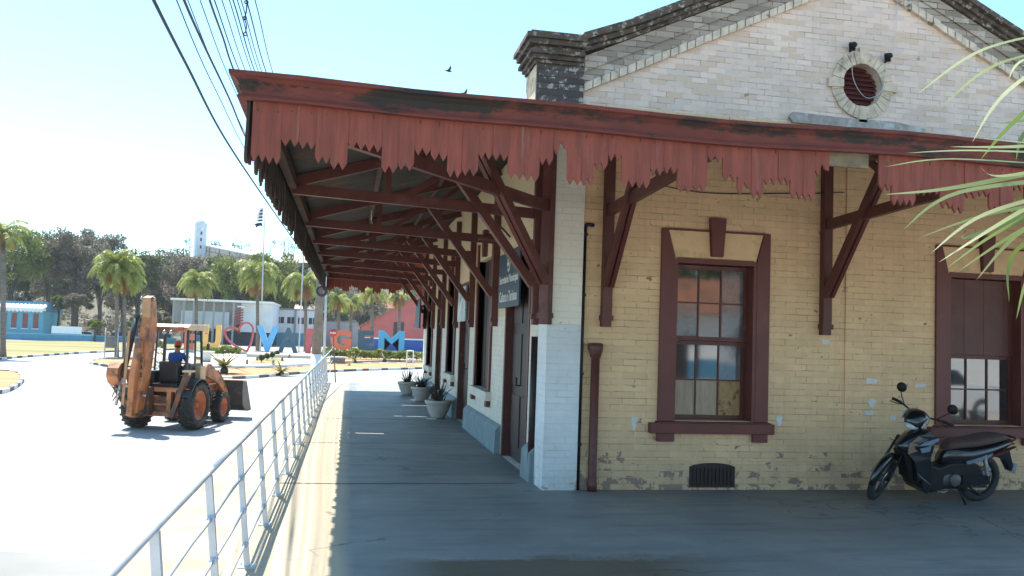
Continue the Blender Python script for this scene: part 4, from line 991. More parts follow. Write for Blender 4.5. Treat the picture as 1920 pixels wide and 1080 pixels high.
# rear frame with stabiliser legs
f = MB(); f.box(-.98, .98, -.62, -.46, .42, .56); f.box(-.98, .98, -.62, -.46, 1.14, 1.26)
for x in (-.95, -.5, .36, .62): f.box(x - .07, x + .07, -.63, -.45, .40, 1.27)
f.box(-.30, .34, -.60, -.48, .74, .80)
bp(f, 'rear_frame', M['orange'], bev=.015)
for s in (-1, 1):
    f = MB(); f.beam((s * .52, -.66, .40), (s * .92, -.64, 1.75), .14, .22, (0, 1, 0)); f.tube([(s * .66, -.60, .55), (s * .78, -.60, 1.5)], .055, 8)
    st_ = bp(f, 'stabiliser', M['rusty'], bev=.012)
    f = MB(); f.box(s * .94 - .13, s * .94 + .13, -.80, -.48, 1.74, 1.80); f.beam((s * .93, -.66, 1.66), (s * .94, -.66, 1.76), .10, .14, (0, 1, 0)); bp(f, 'stabiliser_pad', M['cabroof'], st_)
# kingpost, boom, dipper, rams, bucket
f = MB(); f.box(-.62, -.10, -.92, -.60, .46, 1.28); f.tube([(-.36, -.98, .40), (-.36, -.98, 1.42)], .09, 12); f.box(-.56, -.16, -1.2, -.9, .50, .62); f.box(-.56, -.16, -1.2, -.9, 1.14, 1.24)
bp(f, 'kingpost', M['rusty'], bev=.02)
def plate_arm(m, pts, x0, x1): m.prism(pts, x0, x1, 'yz')
f = MB()      # boom: wide box arm rising and cranking back over the cab, seen end on
vs_prof = [(-1.32, .55), (-.92, .50), (-.86, 1.3), (-.72, 2.3), (-.62, 3.2), (-.78, 3.95), (-.98, 4.12), (-1.16, 4.02), (-1.12, 3.3), (-1.20, 2.3), (-1.34, 1.3)]
f.prism(vs_prof, -.52, -.22, 'yz')
f.v = [(-.31 + (x + .37) * (1.0 if z < 2.4 else .85) - (.10 if z < 1.2 else 0) + .02 * z, y, z if z < 3 else 3 + (z - 3) * .82) for x, y, z in f.v]
bo = bp(f, 'boom', M['orange'], bev=.03)
f = MB(); f.prism([(-1.10, 3.38), (-1.15, 4.03), (-.98, 4.125), (-.94, 4.14), (-1.17, 4.06), (-1.125, 3.36)], -.44, -.20, 'yz'); f.v = [(x + .055 + .012 * z, y - .012, (z if z < 3 else 3 + (z - 3) * .82) + .004) for x, y, z in f.v]; bp(f, 'boom_nose', M['orangelit'], bo)
f = MB()
for x in (-.46, -.08): f.lathe([(.045, -.02), (.045, .02)], (x, -1.0, 3.86), 10, 'x')
f.tube([(-.48, -1.0, 3.86), (-.06, -1.0, 3.86)], .025, 8); bp(f, 'pivot_pin', M['chrome'], bo); f = MB(); f.tube([(-.62, -1.12, 1.05), (-.08, -1.12, 1.05)], .04, 8); bp(f, 'pivot_pin', M['chrome'], bo)
f = MB(); f.prism([(-1.42, .50), (-1.18, .42), (-1.02, 1.1), (-1.13, 2.1), (-1.24, 2.7), (-1.34, 2.7), (-1.5, 1.6)], -.46, -.28, 'yz')
f.v = [(x - .06 + .055 * z, y - .04, z) for x, y, z in f.v]; di = bp(f, 'dipper', M['orange'], bev=.025)
f = MB(); f.prism([(-1.545, .8), (-1.535, .8), (-1.41, 2.9), (-1.42, 2.9)], -.60, -.52, 'yz'); bp(f, 'weld_strip', M['orangelit'], di)
f = MB(); f.tube([(-.66, -1.42, 1.62), (-.46, -1.22, 3.32)], .08, 12); f.lathe([(.0, 0), (.09, .0), (.09, .1)], (-.46, -1.22, 3.28), 12); rm = bp(f, 'ram', M['cabblack'], bev=0)
f = MB(); f.tube([(-.78, -1.5, .78), (-.66, -1.42, 1.64)], .045, 10); bp(f, 'ram_rod', M['chrome'], rm)
# lettering down the boom's side plate
for i, ch in enumerate('CASE'):
    text_obj('lettering', ch, M['cabblack'], bo, (-.185, -1.31, 2.02 - i * .22), (1, 0, 0), (0, 0, 1), width=.07, height=.14, depth=.008, bold=.03)
f = MB(); f.prism([(-1.29, 1.2), (-1.27, 1.2), (-1.27, 2.25), (-1.29, 2.25)], -.24, -.13, 'yz'); bp(f, 'side_strip', M['orangelit'], bo)
# bucket carried curled on the left
f = MB()
cv = [(-1.2, 1.98), (-1.55, 1.95), (-1.78, 1.75), (-1.82, 1.45), (-1.66, 1.18), (-1.40, 1.02)]
inn = [(y * .96 - .03, z * .97 + .045) for y, z in cv]
f.prism(cv + inn[::-1], -1.28, -.72, 'yz')
for x in (-1.28, -.745): f.prism(cv, x, x + .025, 'yz')
for k in range(4): xx = -1.25 + k * .165; f.beam((xx, -1.40, 1.03), (xx, -1.22, .90), .05, .03)
f.v = [((x + 1.0) * .62 - .90, (y + 1.4) * .72 - 1.30, (z - 1.4) * .72 + 1.58) for x, y, z in f.v]
bk2 = bp(f, 'rear_bucket', M['orange'], bev=.006)
f = MB(); f.beam((-1.0, -1.45, 1.9), (-.62, -1.45, 1.2), .1, .08, (0, 1, 0)); f.beam((-.95, -1.3, 1.3), (-.55, -1.35, .75), .12, .1, (0, 1, 0)); bp(f, 'bucket_link', M['rusty'], bk2)
f = MB(); f.tube(curve_pts([(-.95, -1.42, 1.0), (-.78, -1.5, 1.25), (-.6, -1.5, 1.05), (-.5, -1.4, .8)], 5), .018, 6); f.tube(curve_pts([(-.9, -1.45, .9), (-.7, -1.52, 1.1), (-.5, -1.45, .9)], 5), .018, 6); bp(f, 'hydraulic_hose', M['weatherwood'])
# loader arms and front bucket
for s in (-1, 1):
    f = MB(); f.prism([(1.15, 1.75), (1.35, 1.92), (1.6, 1.9), (2.5, 1.45), (3.05, 1.0), (3.25, .62), (3.05, .55), (2.75, .95), (2.2, 1.28), (1.2, 1.55)], s * .62 - .05, s * .62 + .05, 'yz')
    ar_ = bp(f, 'loader_arm', M['orange'], bev=.012)
    f = MB(); f.tube([(s * .50, 1.5, 1.2), (s * .50, 2.6, 1.2)], .05, 8); f.tube([(s * .55, 2.4, 1.65), (s * .55, 3.25, 1.05)], .045, 8); bp(f, 'ram', M['rusty'], ar_)
f = MB(); cv = [(3.25, 1.30), (3.20, .95), (3.28, .50), (3.50, .30), (3.85, .24), (4.15, .26)]
inn = [(4.15, .30), (3.86, .28), (3.54, .34), (3.33, .53), (3.25, .96), (3.30, 1.30)]
f.prism(cv + inn, -1.12, 1.12, 'yz')
for x in (-1.12, 1.095): f.prism([(3.25, 1.30), (3.20, .95), (3.28, .50), (3.50, .30), (3.85, .24), (4.15, .26), (3.6, 1.28)], x, x + .025, 'yz')
fb = bp(f, 'front_bucket', M['bucket'], bev=.006)
f = MB(); f.box(-1.12, 1.12, 3.20, 3.62, 1.301, 1.33); bp(f, 'bucket_lip', M['cabroof'], fb)

# ================================================================== PERSON driving the backhoe
def skin_mesh(verts, edges, radii, root=0, levels=2):
    me = bpy.data.meshes.new('limbs'); me.from_pydata(verts, edges, []); o = bpy.data.objects.new('limbs', me); COL.objects.link(o)
    md = o.modifiers.new('skin', 'SKIN'); md.use_smooth_shade = True
    for i, r in enumerate(radii):
        sv = me.skin_vertices[0].data[i]; sv.radius = (r, r) if not isinstance(r, tuple) else r; sv.use_root = (i == root)
    s = o.modifiers.new('sub', 'SUBSURF'); s.levels = levels; s.render_levels = levels
    dg = bpy.context.evaluated_depsgraph_get(); dg.update(); out = bpy.data.meshes.new_from_object(o.evaluated_get(dg)); bpy.data.objects.remove(o)
    return out
def link_mesh(me, name, mat, parent):
    me.materials.clear(); me.materials.append(mat); o = bpy.data.objects.new(name, me); COL.objects.link(o); o.parent = parent
    for p_ in me.polygons: p_.use_smooth = True
    return o
M['skin'] = pm('skin', (.25, .12, .07), .6, .08, 8, 0); M['shirt'] = pm('blue_shirt_cloth', (.02, .07, .27), .85, .2, 10, .2); M['trouser'] = pm('dark_trouser_cloth', (.03, .035, .05), .9, .2, 10, .2); M['cap'] = pm('red_orange_cap_cloth', (.42, .06, .02), .8, .15, 10, .1); M['hair'] = pm('dark_hair', (.01, .008, .006), .8, .2, 10, .1)
PE = thing('person', 'person in blue shirt and red cap driving the backhoe, seen from behind', 'person', (-5.04, 26.42, ZR + 1.60), R(-14))
V = []; Ed = []; Ra = []
def jv(p, r, par=None):
    V.append(p); Ra.append(r)
    if par is not None: Ed.append((par, len(V) - 1))
    return len(V) - 1
pel = jv((0, .12, .10), (.15, .13)); wa = jv((0, .13, .28), (.13, .10), pel); ch = jv((0, .12, .46), (.165, .12), wa); ne = jv((0, .14, .62), .06, ch); hdv = jv((0, .16, .72), .085, ne); hdt = jv((0, .16, .83), .085, hdv)
for s in (-1, 1):
    hp = jv((s * .09, .16, .09), .095, pel); kn = jv((s * .14, .55, .12), .07, hp); an = jv((s * .14, .66, -.30), .045, kn); jv((s * .15, .80, -.34), .04, an)
    sh_ = jv((s * .19, .13, .54), .065, ch); el = jv((s * .26, .26, .30), .045, sh_); wr = jv((s * .17, .50, .42), .03, el); pa = jv((s * .155, .565, .455), (.035, .018), wr)
    for k in range(4):
        o_ = (k - 1.5) * .019; b0 = jv((s * .155 + o_ , .60, .475), .0095, pa); b1 = jv((s * .155 + o_, .635 - abs(k - 1.5) * .004, .463), .0088, b0); jv((s * .155 + o_, .628, .438), .008, b1)
    th = jv((s * .122, .575, .45), .011, pa); jv((s * .108, .60, .44), .0095, th)
body = link_mesh(skin_mesh(V, Ed, Ra), 'body', M['skin'], PE)
Vs, Es, Rs = [(0, .12, .12), (0, .13, .28), (0, .12, .46), (0, .135, .575)], [(0, 1), (1, 2), (2, 3)], [(.16, .14), (.145, .118), (.18, .135), (.09, .09)]
for s in (-1, 1):
    i = len(Vs); Vs += [(s * .195, .13, .535), (s * .25, .23, .36)]; Rs += [.08, .065]; Es += [(2, i), (i, i + 1)]
link_mesh(skin_mesh(Vs, Es, Rs), 'shirt', M['shirt'], PE)
Vs, Es, Rs = [(0, .12, .08)], [], [(.165, .14)]
for s in (-1, 1):
    i = len(Vs); Vs += [(s * .09, .18, .08), (s * .14, .55, .12), (s * .14, .65, -.22)]; Rs += [.108, .085, .062]; Es += [(0, i), (i, i + 1), (i + 1, i + 2)]
link_mesh(skin_mesh(Vs, Es, Rs), 'trousers', M['trouser'], PE)
f = MB(); f.lathe([(.104, -.02), (.106, .02), (.098, .06), (.07, .095), (.03, .108), (0, .11)], (0, .165, .84), 18); cpo = f.build('cap', M['cap'], PE)
f = MB(); f.prism([(-.075, .25), (.075, .25), (.06, .34), (0, .365), (-.06, .34)], .825, .836, 'xy'); f.build('cap_peak', M['cap'], cpo, bevel=.003)
f = MB(); f.lathe([(.092, -.075), (.099, -.04), (.102, -.015)], (0, .155, .83), 16); f.build('hair', M['hair'], PE)
f = MB()
for s in (-1, 1): f.lathe([(0, -.012), (.012, -.008), (.014, 0), (.012, .01), (0, .012)], (s * .035, .246, .785), 8, 'y')
f.build('eye', M['hair'], PE)
f = MB(); f.prism([(.235, .80), (.272, .752), (.24, .745)], -.012, .012, 'yz'); f.build('nose', M['skin'], PE, bevel=.004)
f = MB(); f.box(-.025, .025, .238, .248, .715, .724); f.build('mouth', M['cap'], PE)
for s in (-1, 1): f = MB(); f.lathe([(0, -.01), (.025, 0), (0, .01)], (s * .092, .16, .77), 8, 'x'); f.build('ear', M['skin'], PE)

# ================================================================== STREET, SQUARE
def gx(u, v): return gz(u, v, ZR)
# utility pole with a coil of cable, its foot painted white
b0 = gx(592, 752); UP = thing('utility_pole', 'leaning concrete utility pole with white-painted foot and a coil of cable near its top', 'utility pole', (b0.x, b0.y, ZR))
tp = at(611, 380, b0.y) - b0; mid = at(593, 664, b0.y) - b0
f = MB(); f.tube([(mid.x * .0, 0, -.1), tuple(mid * 1.0)], [.235, .22], 14); f.build('painted_foot', M['white'], UP)
f = MB(); f.tube([tuple(mid), tuple(tp)], [.205, .12], 14); f.build('pole', M['conc'], UP)
f = MB(); c = at(604, 546, b0.y) - b0; f.lathe([(.20 + .055 * math.cos(a), .05 * math.sin(a)) for a in [k * math.pi / 4 for k in range(8)]], (c.x, c.y - .33, c.z), 20, 'y', closed=True); f.build('cable_coil', M['cable'], UP)
f = MB(); c = tp * .93; f.beam((c.x - 1.2, c.y, c.z), (c.x + 1.2, c.y, c.z), .1, .12); c = tp * .8; f.beam((c.x - .5, c.y - .2, c.z), (c.x + .5, c.y - .2, c.z), .08, .08); f.build('crossarm', M['conc'], UP)
# overhead cables: thick ones and thin wires running along the road to the pole
def wire(name, label, pts, r, group=None, mat='cable'):
    f = MB(); f.tube(curve_pts(pts, 8), r, 6, smooth=True); return tag(f.build(name, M[mat]), label, 'cable', group)
def wpts(uvs): return [tuple(at(*p)) for p in uvs]
wire('overhead_cable', 'thickest, lowest dark cable sagging from the top of the photo past the canopy corner', wpts([(200, -190, 6.5), (288, 0, 8.5), (350, 122, 11), (425, 265, 16), (510, 392, 24), (560, 462, 31), (603, 512, 37)]), .020)
wire('overhead_cable', 'dark twisted cable second from the left, passing just clear of the canopy corner', wpts([(270, -190, 7), (345, 0, 9), (385, 90, 11), (430, 185, 14), (475, 285, 19), (540, 385, 28), (608, 450, 37.5)]), .016)
wire('overhead_cable', 'dark cable meeting the left tip of the canopy from above', wpts([(350, -140, 8), (393, 0, 10), (418, 70, 12), (441, 138, 14), (490, 250, 20), (608, 430, 37.5)]), .014)
thin = [(331, 500), (352, 478), (375, 470), (402, 540 - 90), (416, 440), (430, 432), (437, 428), (445, 424), (452, 420), (462, 417), (478, 412)]
for k, (u0, ve) in enumerate(thin):
    q = random.Random(k); ue = 596 + k * 1.6; v1 = 138; vend = {0: 470, 1: 455, 2: 447}.get(k, 425 - k * 4)
    # straight spans ending at the pole's arms
    pts = [(u0 - 60, -170, 8.), (u0, 0, 10.5), (u0 + (ue - u0) * .30 - 6, vend * .36, 15), (u0 + (ue - u0) * .62 - 4, vend * .70, 23), (ue + 6, vend, 37.2)]
    wire('overhead_wire', None, wpts(pts), .007 if k % 3 else .009, 'thin overhead wires along the road')['label'] = ['leftmost', 'second from left', 'third from left', 'fourth from left', 'fifth from left', 'middle', 'fifth from right', 'fourth from right', 'third from right', 'second from right', 'rightmost'][k] + ' of the thin overhead wires where they cross the top border'
f = MB(); pc_ = [(463, 0, 10.5), (462, 20, 10.5), (459, 35, 10.5), (462, 48, 10.5), (460, 62, 10.5)]; f.tube(curve_pts(wpts(pc_), 5), .008, 5)
for u, v in ((462, 4), (459, 34), (460, 64)): c = at(u, v, 10.5); f.lathe([(.02 + .008 * math.cos(a), .008 * math.sin(a)) for a in [k * math.pi / 3 for k in range(6)]], tuple(c), 10, 'y', closed=True)
tag(f.build('wire_tail', M['cable']), 'short knotted cable tail dangling from the overhead wires at the top', 'cable')
# second, galvanised pole and round red street sign
def slim_pole(u0, v0, u1, v1, r, name, label, mat, cat='pole', extra=None, group=None):
    b = gx(u0, v0); t = at(u1, v1, b.y) - b; T = thing(name, label, cat, tuple(b), group=group); f = MB(); f.tube([(0, 0, 0), tuple(t)], [r, r * .7], 8); f.build('shaft', mat, T); return T, b, t
M['galv'] = pm('galvanised_pole', (.42, .44, .46), .5, .15, 3, .1, metal=.4)
T, b, t = slim_pole(607, 683, 614, 480, .13, 'lamp_post', 'pale grey lamp post standing just right of the leaning utility pole', M['galv'], 'lamp post')
f = MB(); f.tube(curve_pts([tuple(t), (t.x + .6, t.y, t.z + .7), (t.x + 1.8, t.y, t.z + .9)], 5), .06, 6); f.build('arm', M['galv'], T)
f = MB(); f.beam((t.x + 1.7, t.y, t.z + .9), (t.x + 2.5, t.y, t.z + .85), .25, .12); f.build('lantern', M['galv'], T)
b = gx(629, 718); T = thing('street_sign', 'round red traffic sign with a line of white writing on a thin dark post', 'sign', tuple(b))
c = at(624.5, 624, b.y) - b
f = MB(); f.tube([(0, 0, 0), (c.x, c.y, c.z + .1)], .035, 8); f.build('post', M['rusty'], T)
M['signred'] = pm('red_sign_face', (.5, .05, .04), .5, .1, 4, 0)
f = MB(); f.lathe([(0, -.05), (.235, -.05), (.235, -.03), (0, -.03)], tuple(c), 24, 'y'); fc = f.build('face', M['signred'], T)
text_obj('writing', 'PARE', M['white'], fc, (c.x, c.y - .055, c.z - .05), (1, 0, 0), (0, 0, 1), width=.34, height=.10, depth=.01, bold=.02)
# flagpoles and flags
M['flagwhite'] = pm('flag_white_cloth', (.7, .7, .7), .8, .1, 3, 0); M['flagblack'] = pm('flag_black_cloth', (.02, .02, .04), .8, .1, 3, 0); M['flagred'] = pm('flag_red_cloth', (.4, .03, .03), .8, .1, 3, 0)
M['flaggreen'] = pm('flag_green_cloth', (.02, .2, .09), .8, .1, 3, 0); M['flagyellow'] = pm('flag_yellow_cloth', (.7, .45, .03), .8, .1, 3, 0)
T, b, t = slim_pole(488, 664, 497, 378, .09, 'flagpole', 'tall white flagpole rising behind the blue letter V', M['galv'], 'flagpole')
FL = thing('flag', 'limp flag with black and white stripes hanging from the tall flagpole', 'flag', tuple(b + t * .82))
def flag_part(name, mat, poly, thick=.05, par=None, dy=0.):
    f = MB(); n = len(poly); o = b + t * .82; pts = [at(u, v, b.y - .3 + dy) - o for u, v in poly]
    tri = tessellate_polygon([[Vector((p.x, p.z, 0)) for p in pts]])
    vs = [(p.x, p.y + .12 * math.sin(p.z * 2.6), p.z) for p in pts] + [(p.x, p.y + thick + .12 * math.sin(p.z * 2.6), p.z) for p in pts]
    f.add(vs, [tuple(t_) for t_ in tri] + [tuple(i + n for i in reversed(t_)) for t_ in tri] + [(i, (i + 1) % n, (i + 1) % n + n, i + n) for i in range(n)]); return f.build(name, M[mat], par or FL)
flag_part('cloth', 'flagwhite', [(492, 388), (494.5, 390), (492, 412), (488, 416), (480, 415), (482, 404), (487, 392)])
for k in range(4): v = 393 + k * 6.2; wv_ = 4 + k * 1.6; flag_part('stripe', 'flagblack', [(492.5 - wv_, v + 1), (492.6, v), (492.0, v + 3.2), (491.5 - wv_, v + 3.6)], .08, dy=-.015)
flag_part('tail', 'flagblack', [(476, 424), (478, 419), (484, 417.5), (490, 417), (492, 420), (491, 425), (488, 423), (484, 424), (480, 427), (479, 422)], .06)
T, b, t = slim_pole(560, 664, 573, 396, .09, 'flagpole', 'flagpole rising behind the letter A towards the canopy edge', M['galv'], 'flagpole')
FL = thing('flag', 'green and yellow flag showing just left of the canopy edge', 'flag', tuple(b + t * .82))
flag_part('cloth', 'flaggreen', [(529, 419), (534, 414), (545, 415), (560, 418), (570, 424), (562, 428), (548, 424), (536, 424)])
flag_part('diamond', 'flagyellow', [(536, 415), (541, 409), (550, 410), (560, 413), (556, 420), (546, 418)], .08, dy=-.02)

# ---- the town's big letters: E U heart V A R G E M
LM = {'yellow': (.78, .44, .13), 'blue': (.12, .40, .70), 'dark': (.045, .10, .14), 'red': (.50, .09, .10), 'orange': (.66, .16, .08), 'blue2': (.07, .36, .62)}
for k, c in LM.items(): M['L' + k] = pm('letter_paint_' + k, c, .5, .12, .6, .0)
def letter(ch, u0, u1, v0, v1, Y, colr, label, bold=.055, depth=.35):
    if ch in 'AM': bold = .028
    a = at(u0, v1, Y); c = at(u1, v0, Y); T = thing('letter_sculpture', label, 'letter', ((a.x + c.x) / 2, Y, ZR + .4), 0, 'giant coloured letters of the town name')
    me = text_mesh(ch, .001, bold); xs = [v.co.x for v in me.vertices]; ys = [v.co.y for v in me.vertices]; kx = (c.x - a.x) / (max(xs) - min(xs)); kz = (c.z - a.z) / (max(ys) - min(ys)); zb = a.z - (ZR + .4)
    bpy.data.meshes.remove(me); me = text_mesh(ch, depth / kx, bold)
    for v in me.vertices: v.co = Vector(((v.co.x - (max(xs) + min(xs)) / 2) * kx, -v.co.z * kx, (v.co.y - min(ys)) * kz + zb))
    me.materials.clear(); me.materials.append(M[colr]); o = bpy.data.objects.new('letter_body', me); COL.objects.link(o); o.parent = T
    f = MB(); w_ = (c.x - a.x) / 2; f.box(-w_ * .95, w_ * .95, -.3, .3, min(zb, 0) - .4, zb + .02); f.build('footing', M['paving'], T)
LY = 97
letter('E', 345, 366, 609, 655, LY, 'Lorange', 'orange letter E half hidden behind the cab of the backhoe')
letter('U', 379, 416, 609, 655, LY, 'Lyellow', 'yellow-orange letter U between the cab and the heart')
letter('V', 479, 524, 612, 662, LY, 'Lblue', 'light blue letter V beside the heart')
letter('A', 519, 562, 615, 665, LY, 'Ldark', 'dark slate letter A between the blue V and the red R')
letter('R', 572, 608, 617, 664, LY, 'Lred', 'crimson letter R crossed by the utility pole')
letter('G', 618, 660, 619, 656, LY, 'Lorange', 'red-orange letter G behind the round street sign')
letter('E', 670, 702, 620, 657, LY, 'Ldark', 'dark slate letter E between the orange G and the blue M')
letter('M', 709, 759, 621, 658, LY, 'Lblue2', 'bright blue letter M, last letter of the word')
HT = thing('heart_sculpture', 'open red heart outline standing between the letters U and V', 'heart sculpture', tuple(gx(448, 664)[:2]) + (ZR + .4,)); HT.location.y = LY
hp_ = [(463, 659), (446, 651), (430, 640), (422, 627), (424, 618), (434, 614), (444, 617), (449, 624), (450, 613), (458, 606), (467, 606), (474, 614), (474, 628), (470, 644), (463, 659)]
f = MB(); cp_ = [at(u, v, LY) - HT.location for u, v in hp_]; cp_ = [Vector((p.x, 0, p.z)) for p in curve_pts(cp_[:8], 5)[:-1] + curve_pts(cp_[7:], 5)]
for p_, q_ in zip(cp_, cp_[1:]): f.beam(p_, q_ + (q_ - p_) * .06, .34, .20, (0, -(q_ - p_).z, 0) if False else Vector((-(q_ - p_).z, 0, (q_ - p_).x)))
f.build('outline', M['Lred'], HT)
f = MB(); f.box(.5, 1.3, -.3, .3, -.4, .02); f.build('footing', M['paving'], HT)

# ---- vegetation
M['leafA'] = leafmat('mid_green_leaf', (.15, .19, .03), (.26, .30, .06)); M['leafB'] = leafmat('dry_grey_brown_leaf', (.18, .155, .105), (.26, .225, .15), .45); M['leafC'] = leafmat('dark_olive_leaf', (.10, .125, .04), (.17, .20, .06), .45)
M['palm'] = leafmat('palm_frond_green', (.28, .33, .06), (.46, .46, .16), .45); M['palmdry'] = leafmat('dry_palm_frond', (.36, .18, .05), (.28, .17, .06), .3)
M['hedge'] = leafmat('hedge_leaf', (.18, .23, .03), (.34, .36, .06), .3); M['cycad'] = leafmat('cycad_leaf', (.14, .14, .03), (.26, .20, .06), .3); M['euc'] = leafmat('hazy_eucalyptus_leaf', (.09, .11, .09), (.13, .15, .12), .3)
M['bark'] = pm('grey_brown_bark', (.085, .07, .055), .95, .3, 3, .6); M['palmbark'] = pm('ringed_palm_bark', (.17, .14, .115), .95, .3, 1.5, .5, stretch=(1, 1, 6))
def leafquad(mb, c, s, q):
    n = Vector((q.gauss(0, 1), q.gauss(0, 1), q.gauss(0, 1) + .5)).normalized(); a = n.cross(Vector((q.gauss(0, 1), q.gauss(0, 1), q.gauss(0, 1)))).normalized(); b = n.cross(a); l = s * q.uniform(.6, 1.3); w_ = l * q.uniform(.35, .6)
    o = len(mb.v); mb.v += [tuple(c + a * l), tuple(c + b * w_), tuple(c - a * l * .9 + n * l * .2), tuple(c - b * w_)]; mb.f.append([o, o + 1, o + 2, o + 3]); mb.mi.append(0); mb.sm.append(False)
def tree(name, label, x, y, z0, H, cr_, mat, seed, clumps=26, per=150, leaf=.32, group=None, th=.4, flat=.75, trunk_r=.28, cat='tree', cw=None):
    q = random.Random(seed); T = thing(name, label, cat, (x, y, z0), 0, group)
    cz = H - cr_ * flat; f = MB(); c = MB(); c.nonorm = True
    nt_ = 1 if q.random() < .6 else 2
    for k in range(nt_):
        lx = q.uniform(-.5, .5) * cr_ * .3; f.tube(curve_pts([(k * trunk_r * 1.2, 0, -.5), (lx * .4 + k * .3, 0, cz * .45), (lx, q.uniform(-.5, .5), cz)], 4), [trunk_r * (1 - .55 * i / 8) for i in range(9)], 8)
    for k in range(clumps):
        th_ = q.uniform(0, 2 * math.pi); r = cr_ * math.sqrt(q.uniform(.05, 1)); zz = q.uniform(-.75, 1) * flat * cr_ * math.sqrt(max(0, 1 - (r / cr_) ** 2 * .8)); cx, cy, cz2 = r * math.cos(th_), r * math.sin(th_), cz + zz
        R0 = (cw or cr_ * .34) * q.uniform(.7, 1.25)
        if k % 3 == 0: f.tube(curve_pts([(0, 0, cz * q.uniform(.4, .75)), (cx * .45, cy * .45, cz + zz * .3), (cx * .9, cy * .9, cz2)], 3), [trunk_r * .4 * (1 - .8 * i / 6) for i in range(7)], 5)
        for i in range(per):
            d = Vector((q.gauss(0, 1), q.gauss(0, 1), q.gauss(0, 1))).normalized() * R0 * q.uniform(.45, 1.08); d.z *= .72
            leafquad(c, Vector((cx, cy, cz2)) + d, leaf, q)
    f.build('trunk', M['bark'], T); c.build('crown', mat, T); return T
def palm(label, u, vb, vc, rad_px, seed, Y=None, n=26, dry=.25, name='palm_tree', group='palms of the square', trunk_px=7, droop=1.0, vb_occl=None):
    b = gx(u, vb) if Y is None else Vector((at(u, vb, Y).x, Y, ZR)); Y = b.y; c = at(u, vc, Y); T = thing(name, label, 'palm', tuple(b), 0, group)
    H = c.z - ZR; sc_ = (at(u + 10, vc, Y) - c).x / 10; rad = rad_px * sc_; q = random.Random(seed); dx = c.x - b.x
    f = MB(); tr = trunk_px * sc_ / 2; f.tube([(0, 0, -.1), (dx * .1, 0, H * .08), (dx * .5, 0, H * .5), (dx, 0, H - .3)], [tr * 1.35, tr, tr * .92, tr * .8], 10); f.build('trunk', M['palmbark'], T)
    for mat, cnt, nm in ((M['palm'], n, 'crown'), (M['palmdry'], int(n * dry), 'dry_fronds')):
        m = MB(); m.nonorm = True
        for k in range(cnt):
            a = q.uniform(0, 6.283); el = q.uniform(-.15, 1.25) if nm == 'crown' else q.uniform(-.9, -.3); L = rad * q.uniform(1.0, 1.35) * (1 if nm == 'crown' else .75)
            P = Vector((dx, 0, H - .25)); d = Vector((math.cos(a) * math.cos(el), math.sin(a) * math.cos(el), math.sin(el))); pts = [P.copy()]; st = 9
            for i in range(st):
                P = P + d * (L / st); d = (d + Vector((0, 0, -.16 * droop * (1 + i * .18)))).normalized(); pts.append(P.copy())
            m.blade(pts, L * .02)
            for i in range(1, st + 1):      # leaflets droop from the rib
                for jj in (0, .5):
                    p0 = pts[i] if jj == 0 else (pts[i] + pts[i - 1]) / 2; dd = (pts[i] - pts[i - 1]).normalized(); sd = dd.cross(Vector((0, 0, 1)))
                    if sd.length < .05: continue
                    sd.normalize(); ll = L * .27 * (1 - .55 * abs(i / st - .45) * 1.6)
                    for s in (-1, 1):
                        t1 = p0 + sd * s * ll * .55 + dd * ll * .25 + Vector((0, 0, -ll * q.uniform(.15, .5))); t2 = t1 + sd * s * ll * .12 + dd * .1 * ll + Vector((0, 0, -ll * q.uniform(.4, .6))); wv2 = dd * L * .019
                        o = len(m.v); m.v += [tuple(p0 - wv2), tuple(p0 + wv2), tuple(t1 + wv2), tuple(t1 - wv2), tuple(t2)]; m.f += [[o, o + 1, o + 2, o + 3], [o + 3, o + 2, o + 4]]; m.mi += [0, 0]; m.sm += [False, False]
        if cnt: m.build(nm, mat, T)
    return T
palm('palm with the fullest green crown, standing left of the raised backhoe boom', 219, 672, 492, 50, 1, n=44, trunk_px=8, droop=1.1)
palm('slimmer palm close behind the twin-trunked palm, its trunk just right of the other', 233, 672, 512, 46, 2, n=34, trunk_px=7, droop=1.1)
palm('palm with orange dry skirt rising above the roof of the backhoe cab', 368, 655, 522, 42, 3, n=36, dry=.6, droop=1.2)
palm('palm standing behind the blue letter V, with dry brown fronds on its left', 483, 659, 512, 46, 4, n=36, dry=.7, droop=1.2)
palm('palm behind the letter A and R, half hidden by the canopy edge', 573, 660, 522, 44, 5, n=34, dry=.5, droop=1.2)
palm('palm seen below the canopy just right of the utility pole', 635, 645, 560, 28, 6, Y=120, n=26, dry=.3)
palm('palm seen below the canopy above the letter G', 658, 645, 562, 27, 7, Y=126, n=26, dry=.3)
palm('palm with bare trunk seen below the canopy above the dark letter E', 698, 650, 545, 30, 8, Y=118, n=20, dry=.2)
palm('palm with dead yellow fronds in front of the red building', 749, 650, 548, 30, 9, Y=118, n=8, dry=2.6)
palm('tall ragged palm at the left border with drooping yellow fronds', 6, 672, 428, 50, 10, n=16, dry=.9, trunk_px=11, droop=.9, group=None)
